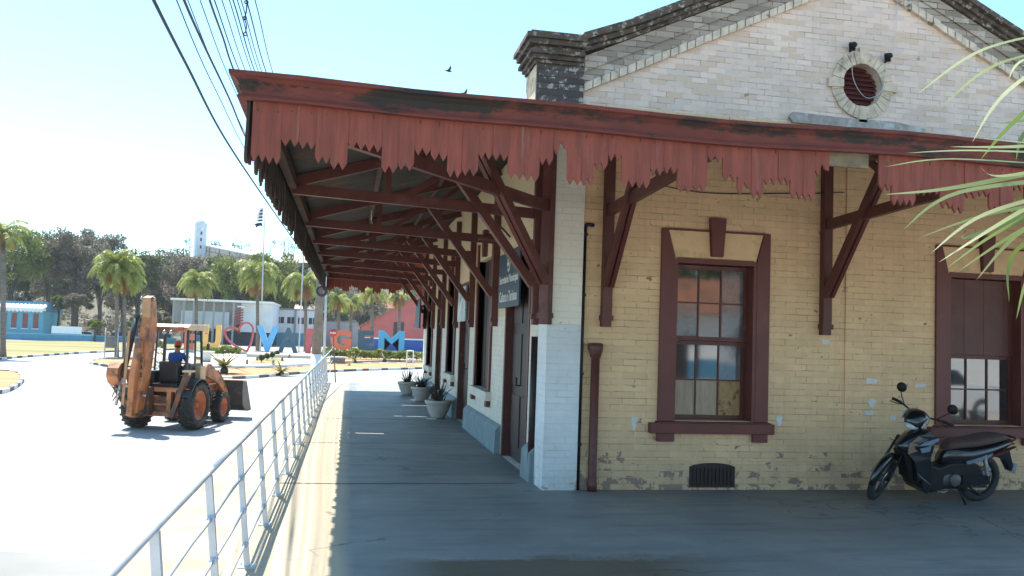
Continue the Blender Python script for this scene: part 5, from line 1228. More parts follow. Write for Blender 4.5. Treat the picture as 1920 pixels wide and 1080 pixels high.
# woods beyond the square: each tree a thing
def gt(u, vt, Y, cr_px, mat, seed, label, z0=None, group='trees beyond the square', **k):
    if cr_px > 30: k['flat'] = k.get('flat', .75) * 1.25; k['clumps'] = int(k.get('clumps', 26) * 1.7); k.setdefault('per', 190); k.setdefault('leaf', .27)
    t = at(u, vt, Y); sx_ = (at(u + 10, vt, Y) - t).x / 10; zb = ZR - .2 if z0 is None else z0
    return tree('tree', label, t.x, Y, zb, t.z - zb, cr_px * sx_, M[mat], seed, group=group, **k)
gt(28, 428, 160, 62, 'leafA', 1, 'bright green spreading tree at the left border above the blue house', clumps=34, flat=.8)
gt(-40, 440, 170, 60, 'leafA', 21, 'green tree mostly beyond the left border', clumps=20)
gt(98, 432, 175, 48, 'leafC', 2, 'dark olive tree rounding up between the bright green tree and the grey ones', clumps=30, flat=1.0)
gt(150, 428, 165, 52, 'leafB', 3, 'tall grey-brown dry tree with forked dark trunk left of the twin palm', clumps=34, flat=1.1, trunk_r=.5)
gt(200, 428, 180, 40, 'leafB', 4, 'grey dry tree whose top peeps out above the twin palm', clumps=26, flat=1.1)
gt(262, 460, 170, 42, 'leafC', 5, 'olive tree just right of the twin palm, behind the boom', clumps=26, flat=1.2)
gt(318, 462, 185, 46, 'leafB', 6, 'greyish dry tree between the two leftmost palms, below the church', clumps=28, flat=1.2, trunk_r=.4)
gt(360, 478, 175, 44, 'leafB', 7, 'low grey-brown tree directly below the church tower', clumps=24, flat=1.1)
gt(410, 480, 170, 38, 'leafC', 22, 'dark tree behind the palm above the cab, right of it', clumps=22, flat=1.2)
gt(455, 472, 160, 46, 'leafA', 8, 'broad fresh green tree under the church nave', clumps=34, flat=.95)
gt(520, 470, 165, 48, 'leafA', 9, 'rounded green tree right of the flagpole', clumps=34, flat=1.0)
gt(575, 488, 172, 36, 'leafC', 10, 'dark tree behind the palm at the canopy edge', clumps=22, flat=1.1)
gt(612, 520, 190, 40, 'leafC', 11, 'dark tree seen under the canopy around the utility pole', clumps=22, flat=1.1)
gt(680, 528, 200, 42, 'leafB', 12, 'leafless-looking dark tree under the canopy left of the red gable', clumps=26, flat=1.2, trunk_r=.4)
gt(790, 530, 210, 50, 'leafC', 13, 'dark tree behind the red gable roof', clumps=20)
gt(112, 555, 150, 20, 'leafC', 14, 'small olive banana-like shrub tree right of the blue house', clumps=14, per=120, cat='tree')
gt(140, 552, 148, 20, 'leafB', 15, 'small dry leafy tree beside the white and blue boundary wall', clumps=14, per=120)
gt(180, 600, 140, 12, 'leafA', 16, 'small lime green bush tree left of the twin palm trunks', clumps=10, per=120)
gt(265, 590, 150, 20, 'leafC', 17, 'low dark tree behind the raised boom', clumps=14, per=120)
gt(310, 585, 155, 20, 'leafB', 18, 'low grey tree between the boom and the white warehouse', clumps=14, per=120)
for i, (u, vt, mt) in enumerate([(-30, 480, 'leafC'), (20, 500, 'leafC'), (62, 482, 'leafC'), (105, 488, 'leafB'), (150, 492, 'leafC'), (192, 486, 'leafC'), (235, 490, 'leafB'), (280, 492, 'leafC'), (325, 496, 'leafC'), (370, 500, 'leafC'), (412, 505, 'leafA'), (450, 508, 'leafC'), (492, 500, 'leafC'), (535, 500, 'leafA'), (580, 512, 'leafC')]):
    gt(u, vt, 192 + (i % 3) * 4, 36, mt, 70 + i, ['dark understorey tree filling the gap %s' % w_ for w_ in ('beyond the left border', 'above the blue house roof', 'right of the bright green tree', 'left of the forked grey tree', 'behind the forked grey tree', 'left of the fullest palm', 'behind the fullest palm crown', 'above the raised backhoe boom', 'left of the palm above the cab', 'behind the palm above the cab', 'above the warehouse roof, a greener one', 'left of the tall flagpole', 'behind the tall flagpole', 'left of the second flagpole, a greener one', 'behind the palm at the canopy edge')][i], flat=1.25, clumps=20)
# foliage on the slope itself reads as one mass
q = random.Random(99); c = MB(); c.nonorm = True
for k in range(900):
    x = q.uniform(-190, 60); y = 200 + 200 * q.random() ** 1.0; r0 = q.uniform(2.2, 4.0); z = hill_h(x, y) + r0 * .4
    if y > 330 and -100 < x < -10: z -= 2.2
    for i in range(60):
        d = Vector((q.gauss(0, 1), q.gauss(0, 1), q.gauss(0, 1))).normalized() * r0 * q.uniform(.6, 1.05); d.z *= .75; leafquad(c, Vector((x, y, z)) + d, .8, q)
tag(c.build('hillside_scrub', M['leafB']), 'grey-brown scrub wood covering the hillside below the church', 'scrub', kind='stuff')
# thin eucalyptus on the skyline
for k, (u, vt, h) in enumerate([(352, 441, 9), (357, 449, 7), (396, 448, 7), (406, 447, 8), (412, 452, 6), (440, 455, 7), (447, 446, 10), (453, 450, 9), (472, 452, 9), (508, 449, 8), (535, 434, 11), (541, 446, 9), (552, 455, 8)]):
    Y = 430; t = at(u, vt, Y); z0 = t.z - h - 6; q = random.Random(200 + k); T = thing('skyline_tree', ['tallest feathery tree left of the church tower', 'small feathery tree touching the left of the church tower', 'thin tree just above the start of the church nave', 'second thin tree above the church nave', 'low thin tree above the church nave', 'left side tree of the dense trio above the nave', 'tallest tree of the dense trio above the nave', 'right side tree of the dense trio above the nave', 'lone thin tree above the nave left of the flagpole', 'thin tree just right of the tall flagpole on the skyline', 'tall spindly tree on the skyline beside the canopy edge', 'shorter tree next to the tall spindly one by the canopy', 'last low tree on the skyline touching the canopy edge'][k], 'tree', (t.x, Y, z0), 0, 'feathery trees on the skyline')
    f = MB(); f.tube([(0, 0, 0), (q.uniform(-.5, .5), 0, h * .5 + 6), (q.uniform(-.6, .6), 0, h + 5.5)], [.22, .16, .06], 6); f.build('trunk', M['bark'], T)
    c = MB(); c.nonorm = True
    for j in range(6):
        cc = Vector((q.uniform(-2.2, 2.2), q.uniform(-2, 2), 6 + h * q.uniform(.25, .95)))
        for i in range(34): leafquad(c, cc + Vector((q.gauss(0, .7), q.gauss(0, .7), q.gauss(0, .7))), .34, q)
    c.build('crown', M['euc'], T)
# hedges, cycads, ball shrubs
def hedge(u0, u1, v, vt, label, Y):
    a = at(u0, v, Y); b = at(u1, v, Y); top = at(u0, vt, Y).z; T = thing('hedge', label, 'hedge', ((a.x + b.x) / 2, Y, ZR)); hw = (b.x - a.x) / 2; q = random.Random(int(u0)); c = MB(); c.nonorm = True; hh = top - ZR; n = int(hw * 2 * 340)
    for i in range(n):
        x = q.uniform(-hw, hw); yy = q.uniform(-.9, .9); z = q.uniform(.35, hh) if q.random() < .5 else hh * q.uniform(.8, 1.0) + .18 * math.sin(x * 2.3) + .1 * math.sin(x * 5); leafquad(c, Vector((x, yy, z)), .17, q)
    c.build('foliage', M['hedge'], T); s = MB()
    for i in range(int(hw * 2 / .6)): x = -hw + .3 + i * .6; s.tube([(x, 0, 0), (x + q.uniform(-.2, .2), q.uniform(-.2, .2), hh * .7)], .03, 5)
    s.build('stems', M['bark'], T)
hedge(379, 449, 668, 651, 'bushy green hedge in front of the yellow U and the heart', 90)
hedge(604, 800, 672, 655, 'long yellow-green hedge in front of the G, E and M letters', 90)
def cycad(u, v, rpx, label, n=30, seed=0, name='cycad', mat='cycad', trunk=.4):
    b = gx(u, v); sx_ = (gx(u + 10, v) - b).x / 10; r = rpx * sx_; T = thing(name, label, 'plant', tuple(b), 0, 'cycads and small palms in the soil beds'); q = random.Random(seed)
    f = MB(); f.lathe([(.22 * r, 0), (.26 * r, trunk * .5), (.18 * r, trunk)], (0, 0, .1), 10); f.build('trunk', M['bark'], T); m = MB(); m.nonorm = True; r *= 1.55
    for k in range(n):
        a = k * 2.4; el = q.uniform(.0, .75); P = Vector((0, 0, trunk + .1)); d = Vector((math.cos(a) * math.cos(el), math.sin(a) * math.cos(el), math.sin(el))); pts = [P.copy()]
        for i in range(6): P = P + d * r * 1.15 / 6; d = (d + Vector((0, 0, -.08))).normalized(); pts.append(P.copy())
        m.blade(pts, r * .14, taper=.8)
    m.build('crown', M[mat], T)
cycad(420, 704, 33, 'cycad with a dark trunk beside the front loader bucket', 34, 1)
cycad(527, 705, 24, 'squatter cycad right of the one by the loader bucket, below the letter A', 28, 2, trunk=.15)
cycad(665, 683, 15, 'small cycad on the orange bed below the letter G', 16, 3, trunk=.3)
cycad(721, 681, 16, 'small cycad on the orange bed below the letter M', 14, 4, trunk=.25)
cycad(655, 688, 8, 'tiny low plant at the left end of the orange bed', 10, 5, trunk=.1)
for k, (u, v, r, lab) in enumerate([(490, 683, 5.5, 'nearest and roundest clipped ball shrub on the small lawn'), (500.5, 679, 5, 'second clipped ball shrub on the small lawn'), (510, 676, 4.5, 'third clipped ball shrub on the small lawn'), (519, 672, 4.5, 'farthest clipped ball shrub, beside the letter step')]):
    b = gx(u, v); sx_ = (gx(u + 10, v) - b).x / 10; rr = r * sx_; T = thing('ball_shrub', lab, 'shrub', tuple(b), 0, 'clipped ball shrubs'); q = random.Random(k); c = MB(); c.nonorm = True
    for i in range(500): d = Vector((q.gauss(0, 1), q.gauss(0, 1), q.gauss(0, 1))).normalized() * rr * q.uniform(.7, 1.05); leafquad(c, Vector((0, 0, .35 + rr)) + d, .10, q)
    c.build('foliage', M['leafC'], T); f = MB(); f.tube([(0, 0, 0), (0, 0, .35 + rr)], .04, 6); f.build('stem', M['bark'], T)
first = None
for k, (u, v) in enumerate([(463, 686), (482, 679), (512, 687), (529, 680), (542, 674)]):
    b = gx(u, v)
    if first is None:
        f = MB(); f.lathe([(.10, 0), (.10, .45), (.07, .52), (0, .54)], seg=10); first = tag(f.build('bollard', M['conc']), 'short dark garden bollard by the small lawn, one of a set alike', 'bollard', 'short bollards round the small lawn'); o = first
    else: o = first.copy(); COL.objects.link(o)
    o.location = b; o['label'] = ['leftmost dark bollard on the pale paving left of the small lawn', 'dark bollard behind the left end of the small lawn', 'dark bollard in front of the small lawn', 'dark bollard at the right end of the small lawn', 'farthest dark bollard beside the step of the letters'][k]
b = gx(387, 681); T = thing('planter', 'squat white urn planter in front of the left hedge beside the cab', 'planter', tuple(b)); f = MB(); f.box(-.5, .5, -.5, .5, 0, .12); f.lathe([(.32, .12), (.36, .5), (.5, .85), (.62, .9), (.62, 1.0), (.5, 1.0), (.45, .9), (0, .9)], seg=14); f.build('urn', M['dirtywhite'], T); f = MB(); f.lathe([(0, .92), (.44, .915)], seg=14); f.build('earth', M['earth'], T)
b = gx(633, 684); T = thing('stone_bench', 'brown block bench with pale top at the right side of the street sign', 'bench', tuple(b)); f = MB(); f.box(-.65, .65, -.4, .4, 0, .62); f.build('block', M['conc'], T, bevel=.03); f = MB(); f.box(-.72, .72, -.46, .46, .622, .74); f.build('top', M['kerb'], T, bevel=.02)
b = gx(768, 690); T = thing('hoop_rail', 'small white hoop rail standing in the bed near the potted plants', 'rail', tuple(b)); f = MB(); f.tube(curve_pts([(-.28, 0, 0), (-.28, 0, 1.35), (-.2, 0, 1.5), (.2, 0, 1.5), (.28, 0, 1.35), (.28, 0, 0)], 4), .05, 8); f.build('hoop', M['white'], T); f = MB(); f.tube([(-.28, 0, .8), (.28, 0, .8)], .04, 8); f.build('bar', M['white'], T)
b = gx(207, 672); T = thing('notice_stand', 'small grey notice stand on two legs left of the twin palm trunks', 'sign', tuple(b)); f = MB(); f.box(-.5, .5, -.03, .03, .9, 1.9); f.build('board', M['conc'], T)
for x in (-.5, .5): f = MB(); f.tube([(x, 0, 0), (x, 0, 2.6)], .05, 6); f.build('leg', M['galv'], T)

# ---- buildings round the square
def bl(name, label, u0, u1, vt, Y, depth, mat, zb=ZR, cat='building'):
    a = at(u0, vt, Y); b = at(u1, vt, Y); T = thing(name, label, cat, ((a.x + b.x) / 2, Y, zb)); T['hw'] = (b.x - a.x) / 2; T['hh'] = (a.z + b.z) / 2 - zb
    return T, (b.x - a.x) / 2, (a.z + b.z) / 2 - zb
def boxpart(T, nm, mat, *d, bev=0.): f = MB(); f.box(*d); return f.build(nm, mat, T, bevel=bev)
for k, c in dict(cyan=(.13, .36, .46), cyandk=(.07, .22, .34), pinkwall=(.42, .12, .11), blueb=(.03, .10, .35), greyw=(.32, .32, .33), white_in_shade=(.62, .66, .70), beige=(.55, .47, .38), brownw=(.25, .09, .08), church=(.62, .66, .72), dark=(.05, .05, .055)).items(): M[k] = pm('wall_paint_' + k, c, .85, .12, .4, .1)  # one white has its bluish shade put into the wall colour
T, hw, hh = bl('blue_house', 'light blue low house with brown shutters and a white wavy awning at the left border', -14, 82, 583, 146, 8, None)
boxpart(T, 'wall', M['cyan'], -hw, hw, 0, 8, 0, hh)
f = MB(); n = 14
for k in range(n):
    x0 = -hw - .3 + (2 * hw + .6) * k / n; x1 = -hw - .3 + (2 * hw + .6) * (k + 1) / n; f.prism([(x0, hh + .1), (x1, hh + .1), (x1, hh + .5), ((x0 + x1) / 2, hh + .3 + .25), (x0, hh + .5)], -1.3, .1, 'xz'); f.tube([((x0 + x1) / 2, -1.3, hh + .1), ((x0 + x1) / 2, .5, hh + .95)], (x1 - x0) * .5, 8)
f.build('awning', M['white'], T)
boxpart(T, 'roof', M['cyandk'], -hw - .4, hw + .2, 1.0, 8.4, hh, hh + 1.6)
for k, u in enumerate((8, 27, 48, 68)):
    p = at(u, 590, 146); x = p.x - T.location.x; o = boxpart(T, 'window', M['brownw'], x - .38, x + .38, -.06, .02, hh - 2.7, hh - .35); boxpart(o, 'sill', M['white'], x - .5, x + .5, -.16, -.061, hh - 2.82, hh - 2.701)
for u in (20, 47, 66): p = at(u, 590, 146); x = p.x - T.location.x; boxpart(T, 'base_vent', M['greyw'], x - .45, x + .45, -.05, .02, .5, 1.1)
a = at(-120, 636, 140); b = at(330, 640, 140); T = thing('boundary_wall', 'long low teal wall along the far side of the lawn', 'wall', ((a.x + b.x) / 2, 140, ZR)); hw = (b.x - a.x) / 2
boxpart(T, 'wall', M['cyandk'], -hw, hw, 0, .3, 0, .95); boxpart(T, 'coping', M['cyan'], -hw, hw, -.06, .36, .951, 1.05)
for k in range(16): x = -hw + (k + .5) * hw / 8; boxpart(T, 'pier', M['cyandk'], x - .18, x + .18, -.08, -.001, 0, .95)
T, hw, hh = bl('side_wall_panel', 'white boundary wall with pale blue base right of the blue house', 97, 153, 612, 144, 1, None, cat='wall'); boxpart(T, 'wall', M['white'], -hw, hw, 0, .3, 0, hh); boxpart(T, 'painted_base', M['cyan'], -hw, hw, -.03, -.001, 0, hh * .5)
# warehouse
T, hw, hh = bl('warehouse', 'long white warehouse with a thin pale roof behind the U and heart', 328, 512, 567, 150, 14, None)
boxpart(T, 'upper_wall', M['greyw'], -hw, hw * .35, 0, 14, hh * .5, hh); boxpart(T, 'lower_wall', M['white_in_shade'], -hw * .85, hw * .12, -.5, 0, hh * .38, hh * .86 * .9); boxpart(T, 'tall_wall', M['white_in_shade'], hw * .351, hw, -.4, 13.9, hh * .32, hh); boxpart(T, 'dark_base', M['dark'], -hw * .8, hw * .98, .2, 13, 0, hh * .38 * .84)
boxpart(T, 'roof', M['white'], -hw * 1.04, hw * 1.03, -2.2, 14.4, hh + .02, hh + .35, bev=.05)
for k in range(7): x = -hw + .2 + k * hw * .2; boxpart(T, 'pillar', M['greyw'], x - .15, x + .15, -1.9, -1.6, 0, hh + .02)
f = MB(); p0 = .13 * hw
for k in range(6): f.prism([(p0 + .3, .45 * hh + k * .45), (p0 + 2.2, .45 * hh + .5 + k * .45), (p0 + 2.2, .45 * hh + .72 + k * .45), (p0 + .3, .45 * hh + .22 + k * .45)], -.62, -.45, 'xz')
f.build('striped_panel', M['pinkwall'], T)
f = MB(); f.tube([(hw * .30, -.3, hh * .86), (hw * .30, -1.6, hh * .92)], .06, 6); f.beam((hw * .30, -1.5, hh * .92), (hw * .44, -1.9, hh * .9), .5, .2); f.build('wall_lamp', M['white'], T)
T, hw, hh = bl('white_building', 'white and pale blue low building between the warehouse and the utility pole', 512, 602, 582, 165, 12, None)
boxpart(T, 'wall', M['white'], -hw, hw, 0, 12, hh * .36, hh); boxpart(T, 'painted_base', M['cyan'], -hw, hw, -.02, 12.02, 0, hh * .36 - .001); boxpart(T, 'roof', M['greyw'], -hw - .3, hw + .3, -.4, 12.4, hh + .001, hh + .3)
for k in range(4): x = -hw + (k + .7) * hw * .45; o = boxpart(T, 'window', M['dark'], x - .7, x + .7, -.06, .02, hh * .62, hh * .8); boxpart(o, 'frame', M['white_in_shade'], x - .05, x + .05, -.08, -.061, hh * .62, hh * .8)
for k in range(3): boxpart(T, 'pillar', M['greyw'], -hw + k * hw * .9, -hw + k * hw * .9 + .35, -.3, -.021, 0, hh)
T, hw, hh = bl('tiled_house', 'small pale house with a cream tiled roof behind the white building', 556, 598, 582, 185, 10, None); boxpart(T, 'wall', M['white'], -hw, hw, 0, 9, 0, hh); f = MB(); f.prism([(-.6, hh + .001), (9.6, hh + .001), (4.5, hh + 2.2)], -hw - .5, hw + .5, 'yz'); f.build('roof', M['beige'], T)
T, hw, hh = bl('grey_wall', 'grey block wall seen below the canopy behind the letter G', 604, 672, 604, 172, 1, None, cat='wall'); boxpart(T, 'wall', M['greyw'], -hw, hw, 0, .4, 0, hh); boxpart(T, 'coping', M['conc'], -hw, hw, -.05, .45, hh + .001, hh + .2)
# red building
Yr = 140; pts = [at(678, 612, Yr), at(786, 556, Yr), at(872, 612, Yr)]; T = thing('red_building', 'faded red gabled building with a blue base and tall dark window', 'building', (pts[1].x, Yr, ZR)); z0 = lambda p: (p.x - T.location.x, p.z - ZR)
x0, zE = z0(pts[0]); xm, zA = z0(pts[1]); x2, _ = z0(pts[2])
f = MB(); f.prism([(x0, 2.2), (x2, 2.2), (x2, zE), (0, zA), (x0, zE)], 0, 18, 'xz'); f.build('wall', M['pinkwall'], T); boxpart(T, 'painted_base', M['blueb'], x0, x2, -.02, 18, 0, 1.98); boxpart(T, 'white_band', M['white'], x0, x2, -.04, 17.98, 1.981, 2.199)
f = MB(); f.prism([(x0 - .6, zE - .28), (0, zA + .02), (0, zA + .25), (x0 - .6, zE - .02)], -.5, 18.5, 'xz'); f.prism([(x2 + .6, zE - .28), (0.001, zA + .02), (0.001, zA + .25), (x2 + .6, zE - .02)], -.5, 18.5, 'xz'); f.build('roof', M['tile'], T)
p = z0(at(748, 604, Yr)); o = boxpart(T, 'window', M['dark'], p[0] - .85, p[0] + .85, -.06, .02, 1.6, p[1]); boxpart(o, 'frame', M['white'], p[0] - .03, p[0] + .03, -.09, -.061, 1.6, p[1])
boxpart(T, 'vent', M['brownw'], z0(at(778, 606, Yr))[0] - .15, z0(at(778, 606, Yr))[0] + .15, -.05, .02, p[1] - .6, p[1] - .3)
T, hw, hh = bl('town_house', 'cream house with tiled roof glimpsed under the canopy above the red gable', 712, 748, 578, 230, 10, None); boxpart(T, 'wall', M['beige'], -hw, hw, 0, 9, 0, hh); f = MB(); f.prism([(-.6, hh + .001), (9.6, hh + .001), (4.5, hh + 2.5)], -hw - .5, hw + .5, 'yz'); f.build('roof', M['tile'], T); boxpart(T, 'window', M['dark'], -.8, .8, -.05, .02, hh - 3, hh - 1.4)
# church on the hill
Yc = 405; a = at(364, 470, Yc); b = at(384, 470, Yc); CT = thing('church', 'pale church with a clock tower and long nave on the hilltop', 'church', ((a.x + b.x) / 2, Yc, a.z - 6)); hw = (b.x - a.x) / 2; zt = at(372, 419, Yc).z - CT.location.z; zp = at(374, 407, Yc).z - CT.location.z
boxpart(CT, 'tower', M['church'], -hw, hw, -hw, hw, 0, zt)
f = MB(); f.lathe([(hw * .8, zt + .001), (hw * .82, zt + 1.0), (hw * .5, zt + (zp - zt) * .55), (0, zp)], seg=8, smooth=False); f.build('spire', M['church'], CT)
f = MB()
for x in (-hw, hw):
    for y in (-hw, hw): f.lathe([(.22, zt - .5), (.22, zt + .9), (0, zt + 1.9)], (x * .93, y * .93, 0), 6)
f.build('pinnacle', M['church'], CT)
f = MB(); f.tube([(0, 0, zp), (0, 0, zp + 1.9)], .09, 5); f.tube([(-.45, 0, zp + 1.3), (.45, 0, zp + 1.3)], .09, 5); f.build('cross', M['dark'], CT)
CT.rotation_euler.z = R(20)
for zf in (.86,):
    for s, (cx_, cy_) in enumerate(((0, -hw - .02), )): f = MB(); f.lathe([(0, -.05), (.85, -.05), (.85, 0), (0, 0)], (0, -hw - .02, zt * zf), 16, 'y'); f.build('clock_face', M['white'], CT)
    f = MB(); f.lathe([(0, 0), (.85, 0), (.85, .05), (0, .05)], (hw + .02, 0, zt * zf), 16, 'x'); f.build('clock_face', M['white'], CT)
for zf in (.42, .60, .76): boxpart(CT, 'window', M['dark'], -.4, .4, -hw - .06, -hw + .02, zt * zf - .9, zt * zf + .6); boxpart(CT, 'window', M['dark'], hw - .02, hw + .06, -.4, .4, zt * zf - .9, zt * zf + .6)
n0 = at(384, 459, Yc + 3) - CT.location; n1 = at(572, 496, Yc - 95) - CT.location
CN = thing('church_nave', 'long low cream hall with a thin white roof edge running down from the church tower', 'building', tuple(CT.location + Vector((4, 0, 0))))
n0 = at(385, 459, Yc) - CN.location; n1 = at(570, 497, Yc - 60) - CN.location; d = Vector((n1.x - n0.x, n1.y - n0.y, 0)).normalized(); nn = Vector((-d.y, d.x, 0))
def slab(nm, mat, zt0, zt1, zb0, zb1, off0, off1):
    f = MB(); P = [n0 + nn * off0, n1 + nn * off0, n1 + nn * off1, n0 + nn * off1]; vs = [(p.x, p.y, (zt0, zt1, zt1, zt0)[i]) for i, p in enumerate(P)] + [(p.x, p.y, (zb0, zb1, zb1, zb0)[i]) for i, p in enumerate(P)]
    f.add(vs, [(0, 1, 2, 3), (7, 6, 5, 4), (0, 4, 5, 1), (1, 5, 6, 2), (2, 6, 7, 3), (3, 7, 4, 0)]); return f.build(nm, mat, CN)
slab('roof', M['white'], n0.z, n1.z, n0.z - .6, n1.z - .5, -.6, 14); slab('wall', M['beige'], n0.z - .61, n1.z - .51, n0.z - 14, n1.z - 12, 0, 13); slab('band', M['brownw'], n0.z - 2.6, n1.z - 2.2, n0.z - 2.95, n1.z - 2.5, -.1, -.01)
for k in range(9):
    pp = n0 + (n1 - n0) * ((k + .5) / 9); f = MB(); f.beam((pp.x - nn.x * .15, pp.y - nn.y * .15, pp.z - .62), (pp.x - nn.x * .15, pp.y - nn.y * .15, pp.z - 12), .25, .35, tuple(d)); f.build('pilaster', M['brownw'], CN)
hz_ = at(556, 492, 300); T = thing('hill_house', 'house with a long terracotta roof on the slope beside the canopy edge', 'house', tuple(hz_ - Vector((0, 0, 3)))); T.rotation_euler.z = R(-20); boxpart(T, 'wall', M['beige'], -5.5, 5.5, 0, 7, -6, 3); f = MB(); f.prism([(-1, 2.9), (8, 2.9), (3.5, 5.0)], -6.2, 6.2, 'yz'); f.build('roof', M['beige'], T); f = MB(); f.box(-5, -3.6, -.05, .02, .6, 2.0); f.build('window', M['dark'], T)

# ---- parked cars
M['carwhite'] = pm('white_car_paint', (.72, .73, .74), .25, .04, 3, 0, coat=.7); M['cardark'] = pm('dark_car_paint', (.03, .035, .04), .25, .1, 3, 0, coat=.7); M['carblue'] = pm('teal_car_paint', (.05, .22, .30), .25, .1, 3, 0, coat=.7); M['carglass'] = pm('car_window_glass', (.02, .025, .03), .08, .1, 3, 0)
def car(label, loc, rz, paint, L=4.0, W=1.66, Hh=1.46, z=None):
    T = thing('parked_car', label, 'car', loc, rz)
    prof = [(-.50, .20), (-.505, .46), (-.47, .60), (-.28, .64), (-.14, .96), (.02, 1.0), (.22, .99), (.38, .93), (.465, .66), (.50, .60), (.505, .30), (.49, .19)]
    f = MB(); vs = []; n = len(prof)
    for s, k in ((-1, 1), (-.92, 0), (.92, 0), (1, 1)):
        for x, z_ in prof: taper = (1 - .16 * max(0, z_ - .62) / .38); vs.append((x * L, s * W / 2 * taper * (1 if k == 0 else .995) , z_ * Hh))
    pts2 = [(x * L, z_ * Hh) for x, z_ in prof]; f.prism(pts2, -W / 2, W / 2, 'xz'); f.v = [(x, y * (1 - .20 * max(0, z_ / Hh - .62) / .38), z_) for x, y, z_ in f.v]; f.build('body', paint, T, bevel=.05)
    for s in (-1, 1):
        g_ = MB(); q4 = [(-.22, .66), (-.135, .91), (.02, .945), (.02, .66)]; q5 = [(.04, .66), (.04, .945), (.21, .93), (.36, .86), (.42, .66)]
        for qq in (q4, q5):
            yv = lambda z_: s * (W / 2 * (1 - .20 * max(0, z_ - .62) / .38) + .006); vs = [(x * L, yv(z_), z_ * Hh) for x, z_ in qq]; vs2 = [(x * L, yv(z_) - s * .02, z_ * Hh) for x, z_ in qq]; m_ = len(qq)
            g_.add(vs + vs2, [tuple(range(m_)), tuple(range(2 * m_ - 1, m_ - 1, -1))] + [(i, (i + 1) % m_, (i + 1) % m_ + m_, i + m_) for i in range(m_)])
        g_.build('side_window', M['carglass'], T)
        for nm, x, mt in (('headlight', -.495, M['lens']), ('tail_light', .492, M['redlens'])): h = MB(); h.box(x * L - .04, x * L + .04, s * W * .40 - .14, s * W * .40 + .14, .50 * Hh, .63 * Hh); h.build(nm, mt, T, bevel=.015)
    g_ = MB(); g_.add([(-.272 * L, -.62, .665 * Hh), (-.272 * L, .62, .665 * Hh), (-.150 * L, .56, .93 * Hh), (-.150 * L, -.56, .93 * Hh)], [(0, 1, 2, 3)]); g_.v = [(x - .02, y, z_ + .01) for x, y, z_ in g_.v]; g_.build('windscreen', M['carglass'], T)
    for x in (-.31, .31):
        for s in (-1, 1):
            t_ = MB(); t_.lathe([(.17, -.09), (.27, -.10), (.31, -.07), (.31, .07), (.27, .10), (.17, .09)], (x * L, s * (W / 2 - .08), .31), 20, 'y', closed=True); wh = t_.build('wheel', M['tyre'], T); t_ = MB(); t_.lathe([(0, s * .04), (.10, s * .05), (.18, s * .085), (.18, -s * .05), (0, -s * .05)], (x * L, s * (W / 2 - .08), .31), 14, 'y'); t_.build('rim', M['chrome'], wh)
    return T
b = gz(197, 636, ZR); car('white car parked beyond the teal wall, left of the twin palm trunks', (b.x - 1, 160, ZR), R(0), M['carwhite'])
b = gz(216, 636, ZR); car('dark car behind the white one, just left of the palm trunks', (b.x + 3.8, 163, ZR), R(180), M['cardark'])

# ---- what the window panes mirror: yard, houses and a car behind the viewer
T = thing('yard_house', 'white house with blue base and red tiled roof mirrored in the left window', 'house', (13, -16, 0)); boxpart(T, 'wall', M['white'], -6, 8, -7, 0, 0.9, 3.1); boxpart(T, 'painted_base', M['cyandk'], -6.02, 8.02, -7.02, .02, 0, .899)
f = MB(); f.prism([(-7.6, 3.101), (.7, 3.101), (-3.4, 5.0)], -6.6, 8.6, 'yz'); f.build('roof', M['tile'], T); o = boxpart(T, 'door', M['darkwood'], 1, 2, .0, .06, .0, 2.2)
for x in (-4, 4.5): boxpart(T, 'window', M['dark'], x - .7, x + .7, -.02, .05, 1.2, 2.2)
car('white car parked in the yard, mirrored in the right window', (14.2, -.2, 0), R(180), M['carwhite'])
car('teal car parked behind the white one, mirrored in the right window', (15.5, -3.2, 0), R(0), M['carblue'])
T, hw, hh = None, 8, 3
T = thing('yard_wall', 'long white wall closing the yard behind the viewer', 'wall', (30, -12, 0)); boxpart(T, 'wall', M['white'], -8, 14, -.3, 0, 0, 2.6); boxpart(T, 'coping', M['greyw'], -8, 14, -.36, .06, 2.601, 2.72)
tree('tree', 'dark tree behind the yard house, mirrored in the window panes', 5, -34, -.2, 13, 6, M['leafC'], 61, clumps=30, per=130, leaf=.4)
tree('tree', 'second dark tree behind the yard, right of the house as mirrored', 26, -36, -.2, 12, 6, M['leafC'], 62, clumps=30, per=130, leaf=.4)

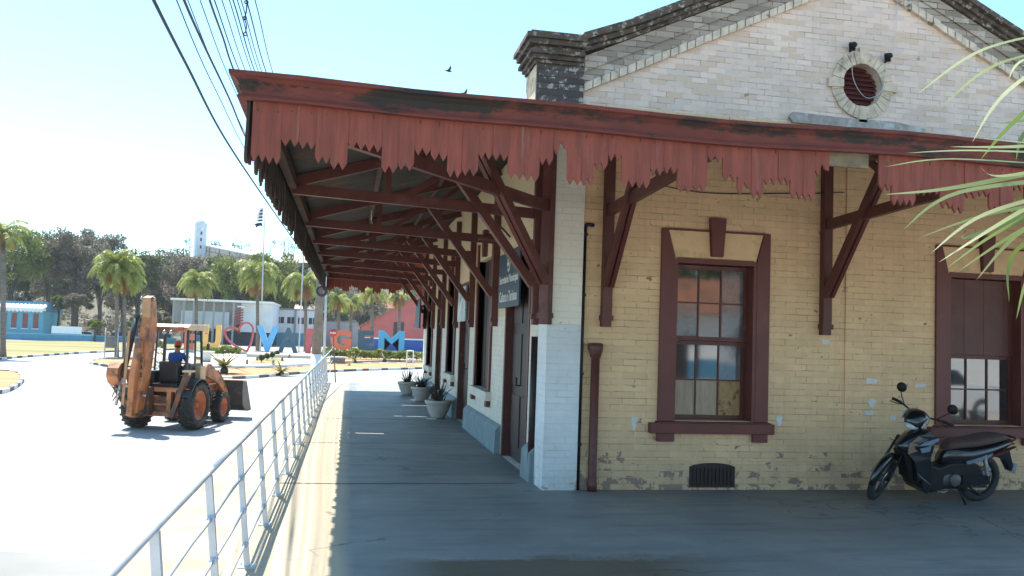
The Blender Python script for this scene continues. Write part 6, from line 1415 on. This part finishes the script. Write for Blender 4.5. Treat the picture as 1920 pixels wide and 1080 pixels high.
# ---- the palm whose fronds enter from the right
M['frond'] = leafmat('highlight_toned_blade', (.22, .32, .06), (.80, .78, .50), .45, .3)  # pale blade tone imitates bright sun highlights in the colour
FP = thing('foreground_palm', 'palm with long narrow blades reaching in from the right border', 'palm', (4.55, 3.35, 0), world=True)
f = MB(); f.tube([(4.55, 3.35, 0), (4.5, 3.36, 1.2), (4.42, 3.38, 2.05)], [.17, .14, .12], 12); f.build('trunk', M['palmbark'], FP)
blades = [((1990, 48), (1850, 90), (1718, 178)), ((1990, 80), (1870, 120), (1758, 208)), ((1990, 60), (1890, 170), (1822, 268)), ((2000, 90), (1905, 225), (1838, 300)), ((1990, 290), (1830, 282), (1698, 287)), ((1990, 315), (1790, 298), (1658, 313)),
          ((1990, 300), (1800, 350), (1656, 365)), ((1990, 330), (1800, 360), (1692, 432)), ((1990, 345), (1850, 400), (1745, 475)), ((1990, 320), (1890, 410), (1760, 492)), ((1990, 350), (1880, 430), (1776, 502)), ((1990, 360), (1900, 440), (1798, 508)),
          ((1990, 380), (1920, 430), (1830, 526)), ((1990, 390), (1905, 470), (1892, 568)), ((1990, 280), (1870, 262), (1810, 250)), ((1990, 265), (1900, 275), (1780, 275)), ((1990, 350), (1830, 440), (1806, 440)), ((1990, 300), (1880, 330), (1838, 312)),
          ((1990, 210), (1930, 225), (1872, 232)), ((1990, 370), (1860, 400), (1725, 445)), ((1990, 410), (1940, 500), (1905, 600)), ((1990, 170), (1930, 240), (1905, 300)), ((1990, 100), (1925, 110), (1890, 150))]
q = random.Random(11)
m = MB(); m.nonorm = True
for i, (a, b_, c) in enumerate(blades):
    Y = 3.35 + q.uniform(-.25, .35); p0 = at(a[0] + 60, a[1], Y + .1); p1 = at(*b_, Y); p2 = at(*c, Y - .05); pts = curve_pts([tuple(p0), tuple(p1), tuple(p2)], 7)
    m.blade(pts, .027 if i % 3 else .036, up=Vector((q.uniform(-.5, .3), -.55, q.uniform(.3, 1.1))))
m.build('fronds', M['frond'], FP)
m = MB()
for v in (70, 200, 310, 380): p0 = at(2060, v, 3.35); m.tube(curve_pts([(4.42, 3.38, 2.0), ((4.42 + p0.x) / 2 + .1, 3.36, (2.0 + p0.z) / 2 + .15), tuple(p0), tuple(at(1985, v, 3.3))], 5), .014, 6)
m.build('frond_rib', M['palm'], FP)
# ---- birds
for u, v, lab in ((840, 133, 'upper dark bird in flight over the canopy'), (870, 176, 'lower dark bird in flight, nearer the canopy roof')):
    c = at(u, v, 40); T = thing('bird', lab, 'bird', tuple(c), R(20), 'birds in flight over the canopy')
    f = MB(); f.tube([(-.16, 0, .0), (-.09, 0, .01), (0, 0, .0), (.1, 0, .0), (.17, 0, .02), (.21, 0, .015)], [.012, .035, .05, .045, .03, .006], 8); f.build('body', M['black'], T)
    for s in (-1, 1): f = MB(); f.prism([(.08, s * .03), (.10, s * .14), (.0, s * .34), (-.04, s * .33), (-.04, s * .12), (-.07, s * .03)], 0, .008, 'xy'); f.v = [(x, y, z + abs(y) * .45) for x, y, z in f.v]; f.build('wing', M['black'], T)

# ---- air
hm = bpy.data.materials.new('haze'); hm.use_nodes = True; t = hm.node_tree; t.nodes.remove(t.nodes['Principled BSDF'])
pv = t.nodes.new('ShaderNodeVolumePrincipled'); pv.inputs['Density'].default_value = .00022; pv.inputs['Color'].default_value = (.86, .92, 1, 1); pv.inputs['Anisotropy'].default_value = .3
t.links.new(pv.outputs[0], t.nodes['Material Output'].inputs['Volume'])
g = MB(); g.box(-710, 710, -310, 910, ZR - 1, 75); tag(g.build('haze', hm), 'thin pale daylight haze over the far hill', 'haze', kind='stuff')
